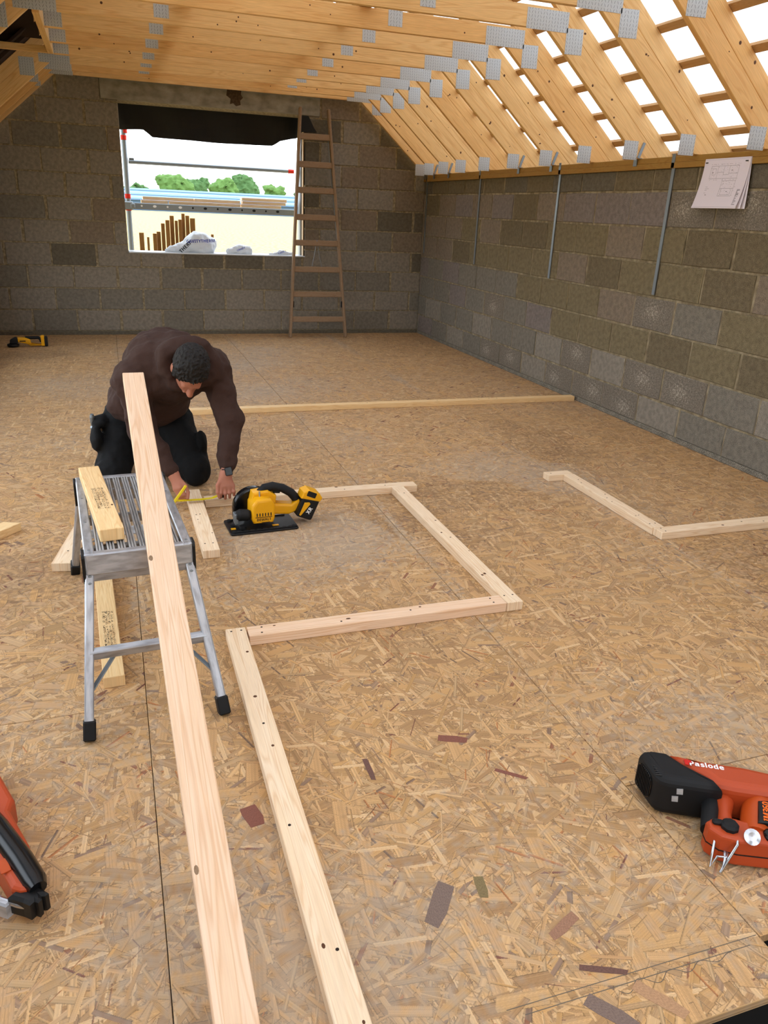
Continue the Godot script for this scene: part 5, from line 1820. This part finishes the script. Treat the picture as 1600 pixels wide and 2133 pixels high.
func build_person() -> void:
	var O := Vector3(.15, 0, -4.05)
	var t := thing("person", "man in a dark brown hoodie and black work trousers kneeling bent over his tape", "person", O)
	# joints
	var pel := Vector3(.12, .34, -4.22)
	var waist := Vector3(.15, .47, -4.14)
	var chest := Vector3(.225, .635, -3.97)
	var neck := Vector3(.29, .70, -3.83)
	var sl := Vector3(.435, .655, -3.86)
	var el := Vector3(.503, .415, -3.765)
	var wl := Vector3(.465, .190, -3.640)
	var sr := Vector3(.055, .600, -3.86)
	var er := Vector3(.085, .36, -3.80)
	var wr := Vector3(.205, .178, -3.69)
	var hl := Vector3(.235, .33, -4.21)
	var hr := Vector3(.02, .33, -4.21)
	var kl := Vector3(.340, .085, -3.985)
	var kr := Vector3(-.075, .085, -4.0)
	var al := Vector3(.29, .065, -4.37)
	var ar := Vector3(-.05, .065, -4.39)
	var hc := Vector3(.318, .672, -3.70)
	var u := Vector3(.10, .44, .89).normalized()
	var f := (Vector3(-.06, -.89, .44) - u * Vector3(-.06, -.89, .44).dot(u)).normalized()
	var HB := Basis(u.cross(f), u, f)
	var L := func(x: float, y: float, z: float) -> Vector3: return hc + HB * Vector3(x, y, z)
	# body: one continuous skin figure, inside the clothes
	var sk := []
	sk.append(cap(pel, waist, .10, .09, .06))
	sk.append(cap(waist, chest, .09, .11, .06))
	sk.append(cap(chest, neck, .10, .055, .05))
	sk.append(cap(chest + Vector3(.1, .0, .05), sl, .08, .05, .05))
	sk.append(cap(chest + Vector3(-.08, .0, .05), sr, .08, .05, .05))
	sk.append(cap(sl, el, .046, .036, .03))
	sk.append(cap(el, wl, .036, .024, .02))
	sk.append(cap(sr, er, .046, .036, .03))
	sk.append(cap(er, wr, .036, .024, .02))
	sk.append(cap(hl, kl, .075, .052, .04))
	sk.append(cap(hr, kr, .075, .052, .04))
	sk.append(cap(kl, al, .05, .034, .02))
	sk.append(cap(kr, ar, .05, .034, .02))
	sk.append(cap(neck, L.call(0, -.05, -.03), .055, .052, .03))
	var m := Mesher.new()
	nets(m, sk, .012, 0, 1, O)
	# head with its own finer grid
	var hd := []
	hd.append(cap(neck, L.call(0, -.05, -.03), .052, .050, .02))
	hd.append(ell(L.call(0, .02, -.01), Vector3(.076, .102, .096), .02, HB))
	hd.append(ell(L.call(0, -.058, .032), Vector3(.056, .062, .058), .03, HB))
	hd.append(cap(L.call(-.03, .012, .079), L.call(.03, .012, .079), .012, .012, .02))
	hd.append(cap(L.call(0, .005, .088), L.call(0, -.034, .112), .009, .014, .012))
	hd.append(ell(L.call(.0, -.036, .102), Vector3(.018, .010, .012), .008, HB))
	hd.append(cap(L.call(-.02, -.068, .088), L.call(.02, -.068, .088), .007, .007, .008))
	hd.append(cap(L.call(-.02, -.079, .084), L.call(.02, -.079, .084), .007, .007, .008))
	hd.append(ell(L.call(0, -.105, .066), Vector3(.024, .018, .02), .02, HB))
	for s in [-1.0, 1.0]:
		hd.append(ell(L.call(s * .079, -.012, -.008), Vector3(.010, .034, .022), .008, HB))
		var cut := ell(L.call(s * .032, -.006, .090), Vector3(.018, .010, .012), .006, HB)
		cut.cut = true
		hd.append(cut)
		hd.append(ell(L.call(s * .031, -.006, .078), Vector3(.014, .010, .012), .004, HB))
	nets(m, hd, .0045, 0, 1, O)
	# his left hand, fingers down on the board
	var h1 := []
	h1.append(cap(el, wl, .034, .025, .02))
	h1.append(cap(wl, Vector3(.462, .165, -3.632), .025, .026, .02))
	for i in 4:
		var x := .430 + i * .0185
		h1.append(cap(Vector3(.452 + (i - 1.5) * .007, .168, -3.632), Vector3(x, .112, -3.612), .014, .0125, .016))
		var len: float = [.056, .064, .060, .048][i]
		var b := Vector3(x, .110, -3.610)
		var k1 := b + Vector3((i - 1.5) * .003, -len * .50, .016)
		var k2 := k1 + Vector3(.0, -len * .42, -.006)
		finger(h1, [b, k1, k2], .0092)
	finger(h1, [Vector3(.436, .155, -3.628), Vector3(.412, .120, -3.606), Vector3(.410, .088, -3.594), Vector3(.418, .060, -3.592)], .0105)
	nets(m, h1, .0034, 0, 1, O)
	# his right hand pinching the tape
	var h2 := []
	h2.append(cap(er, wr, .034, .025, .02))
	h2.append(cap(wr, Vector3(.214, .158, -3.680), .025, .026, .02))
	for i in 4:
		var off := Vector3(.5, .25, .25) * ((i - 1.5) * .017)
		h2.append(cap(Vector3(.213, .160, -3.680) + off * .4, Vector3(.228, .105, -3.648) + off, .014, .0125, .016))
		var b := Vector3(.228, .103, -3.647) + off
		var k1 := b + Vector3(.012, -.030, .020)
		var k2 := k1 + Vector3(.010, -.024, -.004)
		finger(h2, [b, k1, k2], .0090)
	finger(h2, [Vector3(.232, .150, -3.665), Vector3(.262, .118, -3.640), Vector3(.272, .088, -3.622), Vector3(.268, .062, -3.612)], .0105)
	nets(m, h2, .0034, 0, 1, O)
	part("body", m, mats.skin, t)
	# eyes
	for s in [-1.0, 1.0]:
		m = Mesher.new()
		nets(m, [ell(L.call(s * .031, -.007, .0835), Vector3(.009, .004, .006), .002, HB)], .002, 0, 1, O)
		part("eye", m, mats.dark_ink, t)
	# hair
	var hs := []
	hs.append(ell(L.call(0, .034, -.016), Vector3(.084, .100, .100), .02, HB))
	hs.append(ell(L.call(0, -.035, -.055), Vector3(.070, .060, .050), .03, HB))
	for s in [-1.0, 1.0]:
		hs.append(ell(L.call(s * .072, .0, .018), Vector3(.012, .03, .022), .012, HB))
	for i in 9:
		hs.append(cap(L.call(-.06 + i * .015, .105 - absf(i - 4) * .004, .02), L.call(-.058 + i * .0145, .072 + (i % 3) * .006 - absf(i - 4) * .004, .084 - absf(i - 4) * .006), .012, .006, .008))
	var fc := ell(L.call(0, -.045, .115), Vector3(.074, .112, .085), .012, HB)
	fc.cut = true
	hs.append(fc)
	m = Mesher.new()
	nets(m, hs, .0042, .008, 55.0, O)
	part("hair", m, mats.hair, t)
	# hoodie
	var ho := []
	ho.append(ell(waist + Vector3(-.005, -.03, 0), Vector3(.178, .125, .165), .05, Basis(Vector3(1, 0, 0), -.5)))
	ho.append(cap(waist, chest, .165, .165, .08))
	ho.append(ell(chest + Vector3(0, .01, .0), Vector3(.20, .155, .19), .06, Basis(Vector3(1, 0, 0), .7)))
	ho.append(cap(chest + Vector3(.06, .02, .06), sl, .12, .088, .07))
	ho.append(cap(chest + Vector3(-.06, -.01, .06), sr, .12, .088, .07))
	ho.append(cap(sl, el, .082, .062, .04))
	ho.append(cap(el, wl + (el - wl).normalized() * .055, .062, .046, .03))
	ho.append(cap(wl + (el - wl).normalized() * .055, wl + (el - wl).normalized() * .018, .037, .037, .008))
	ho.append(cap(sr, er, .082, .064, .04))
	ho.append(cap(er, wr + (er - wr).normalized() * .06, .062, .048, .03))
	ho.append(cap(wr + (er - wr).normalized() * .055, wr + (er - wr).normalized() * .02, .040, .040, .008))
	# hood lying round the neck
	var rim := []
	for i in 15:
		var an := TAU * i / 14.0
		rim.append(L.call(cos(an) * .112, -.060 + .035 * sin(an), -.045 - sin(an) * .085))
	for i in 14:
		ho.append(cap(rim[i], rim[i + 1], .030, .030, .035))
	ho.append(ell(L.call(0, -.085, -.11), Vector3(.115, .085, .055), .05, HB))
	# hem
	for s in [-1.0, 1.0]:
		ho.append(cap(pel + Vector3(s * .08, .07, .03), pel + Vector3(s * .09, .09, .13), .105, .10, .04))
	m = Mesher.new()
	nets(m, ho, .010, .020, 7.0, O)
	part("hoodie", m, mats.hoodie, t)
	# trousers with thigh pockets
	var tr := []
	tr.append(ell(pel + Vector3(0, .0, -.02), Vector3(.175, .135, .15), .05))
	tr.append(cap(hl, kl + Vector3(.0, .01, -.01), .115, .082, .05))
	tr.append(cap(hr, kr + Vector3(0, .01, -.01), .118, .084, .05))
	tr.append(cap(kl, al, .080, .060, .03))
	tr.append(cap(kr, ar, .080, .060, .03))
	tr.append(ell(kl + Vector3(.0, -.012, .035), Vector3(.062, .066, .045), .02))
	tr.append(ell(kr + Vector3(.0, -.012, .035), Vector3(.062, .066, .045), .02))
	tr.append(ell(Vector3(.385, .215, -4.03), Vector3(.028, .075, .055), .012, Basis(Vector3(1, 0, 0), .5)))
	tr.append(ell(Vector3(-.135, .255, -4.06), Vector3(.030, .07, .06), .012, Basis(Vector3(1, 0, 0), .5)))
	tr.append(ell(Vector3(-.115, .33, -4.12), Vector3(.045, .035, .06), .012))
	m = Mesher.new()
	nets(m, tr, .0115, .014, 9.0, O)
	part("trousers", m, mats.trousers, t)
	for s in [[al, 1.0], [ar, -1.0]]:
		m = Mesher.new()
		var a: Vector3 = s[0]
		nets(m, [cap(a + Vector3(0, -.005, .02), a + Vector3(0, -.005, -.05), .052, .048, .02), cap(a + Vector3(0, -.02, -.06), a + Vector3(s[1] * .01, -.015, -.17), .044, .04, .02)], .009, 0, 1, O)
		part("boot", m, mats.black, t)
	# watch on his left wrist
	m = Mesher.new()
	var wd := (wl - el).normalized()
	lathe(m, [Vector2(.028, -.010), Vector2(.031, -.008), Vector2(.031, .008), Vector2(.028, .010)], Transform3D(Basis(Quaternion(Vector3.UP, wd)) * Basis.from_scale(Vector3(1, 1, .95)), wl - O + wd * .003), 22)
	var wt := part("watch", m, mats.rubber, t)
	m = Mesher.new()
	prism(m, round_rect(-.018, -.021, .018, .021, .006), 0, .011, .003, Transform3D(Basis(Vector3(0, 0, 1), .15) * Basis(Vector3.RIGHT, -.2), wl - O + wd * .003 + Vector3(.004, 0, .025)), Vector2.RIGHT, Vector2.ZERO, 2)
	part("watch_face", m, mats.gloss_black, wt)
	# what he holds and wears on the belt
	t = thing("tape_measure", "yellow tape measure blade pulled across the short plate by both hands", "tape measure", Vector3(.30, 0, -3.62))
	m = Mesher.new()
	var pts := [Vector3(-.095, .058, .02), Vector3(-.05, .055, .016), Vector3(.03, .052, .012), Vector3(.085, .054, .008), Vector3(.125, .066, .002)]
	for i in 4:
		bar(m, pts[i], pts[i + 1] + (pts[i + 1] - pts[i]).normalized() * .002, .024, .0012, Vector3.UP, .0004)
	var bl := part("blade", m, mats.tape, t)
	for i in 20:
		m = Mesher.new()
		var fr := i / 19.0
		var px := -.05 + fr * .13
		box(m, Vector3(px, .0555 - .003 * clampf(fr * 1.6, 0, 1) + (.002 if fr > .62 else 0.0), .0225), Vector3(.0012, .0006, .008 if i % 5 else .014), .0002)
		part("tick", m, mats.dark_ink, bl)
	m = Mesher.new()
	box(m, Vector3(.135, .066, .0), Vector3(.03, .03, .03), .006)
	part("casing", m, mats.rubber, t)
	t = thing("pencil", "yellow carpenter's pencil held in the man's right hand", "pencil", Vector3(.235, .09, -3.605))
	m = Mesher.new()
	bar(m, Vector3(-.035, -.034, .022), Vector3(.028, .036, -.012), .013, .008, Vector3(0, 0, 1), .002)
	part("shaft", m, mats.tape, t)
	m = Mesher.new()
	lathe(m, [Vector2(.005, 0), Vector2(.001, .014), Vector2(0, .015)], Transform3D(Basis(Quaternion(Vector3.UP, Vector3(-.063, -.07, .034).normalized())), Vector3(-.035, -.034, .022)), 8)
	part("tip", m, mats.pine, t)
	t = thing("hammer", "hammer hanging from the kneeling man's tool belt", "hammer", Vector3(-.135, .335, -4.12))
	m = Mesher.new()
	lathe(m, [Vector2(0, -.045), Vector2(.014, -.045), Vector2(.015, -.03), Vector2(.010, -.02), Vector2(.012, .0), Vector2(.012, .03), Vector2(.008, .045), Vector2(0, .046)], Transform3D(Basis(Vector3(1, 0, 0), .25), Vector3(-.015, .0, .02)), 12)
	part("head", m, mats.galv, t)
	m = Mesher.new()
	tube(m, [Vector3(-.012, .0, .02), Vector3(.03, -.05, .0), Vector3(.04, -.2, -.02)], [.010, .011, .013], 10)
	part("handle", m, mats.old_wood, t)

func _ready() -> void:
	rng.seed = 7
	ready_view()
	make_materials()
	build_walls()
	build_floor()
	build_roof()
	build_trusses()
	build_timber()
	build_platform()
	build_saw()
	build_grinder()
	build_nailers()
	build_ladder()
	build_window_things()
	build_outside()
	build_drawings()
	build_person()
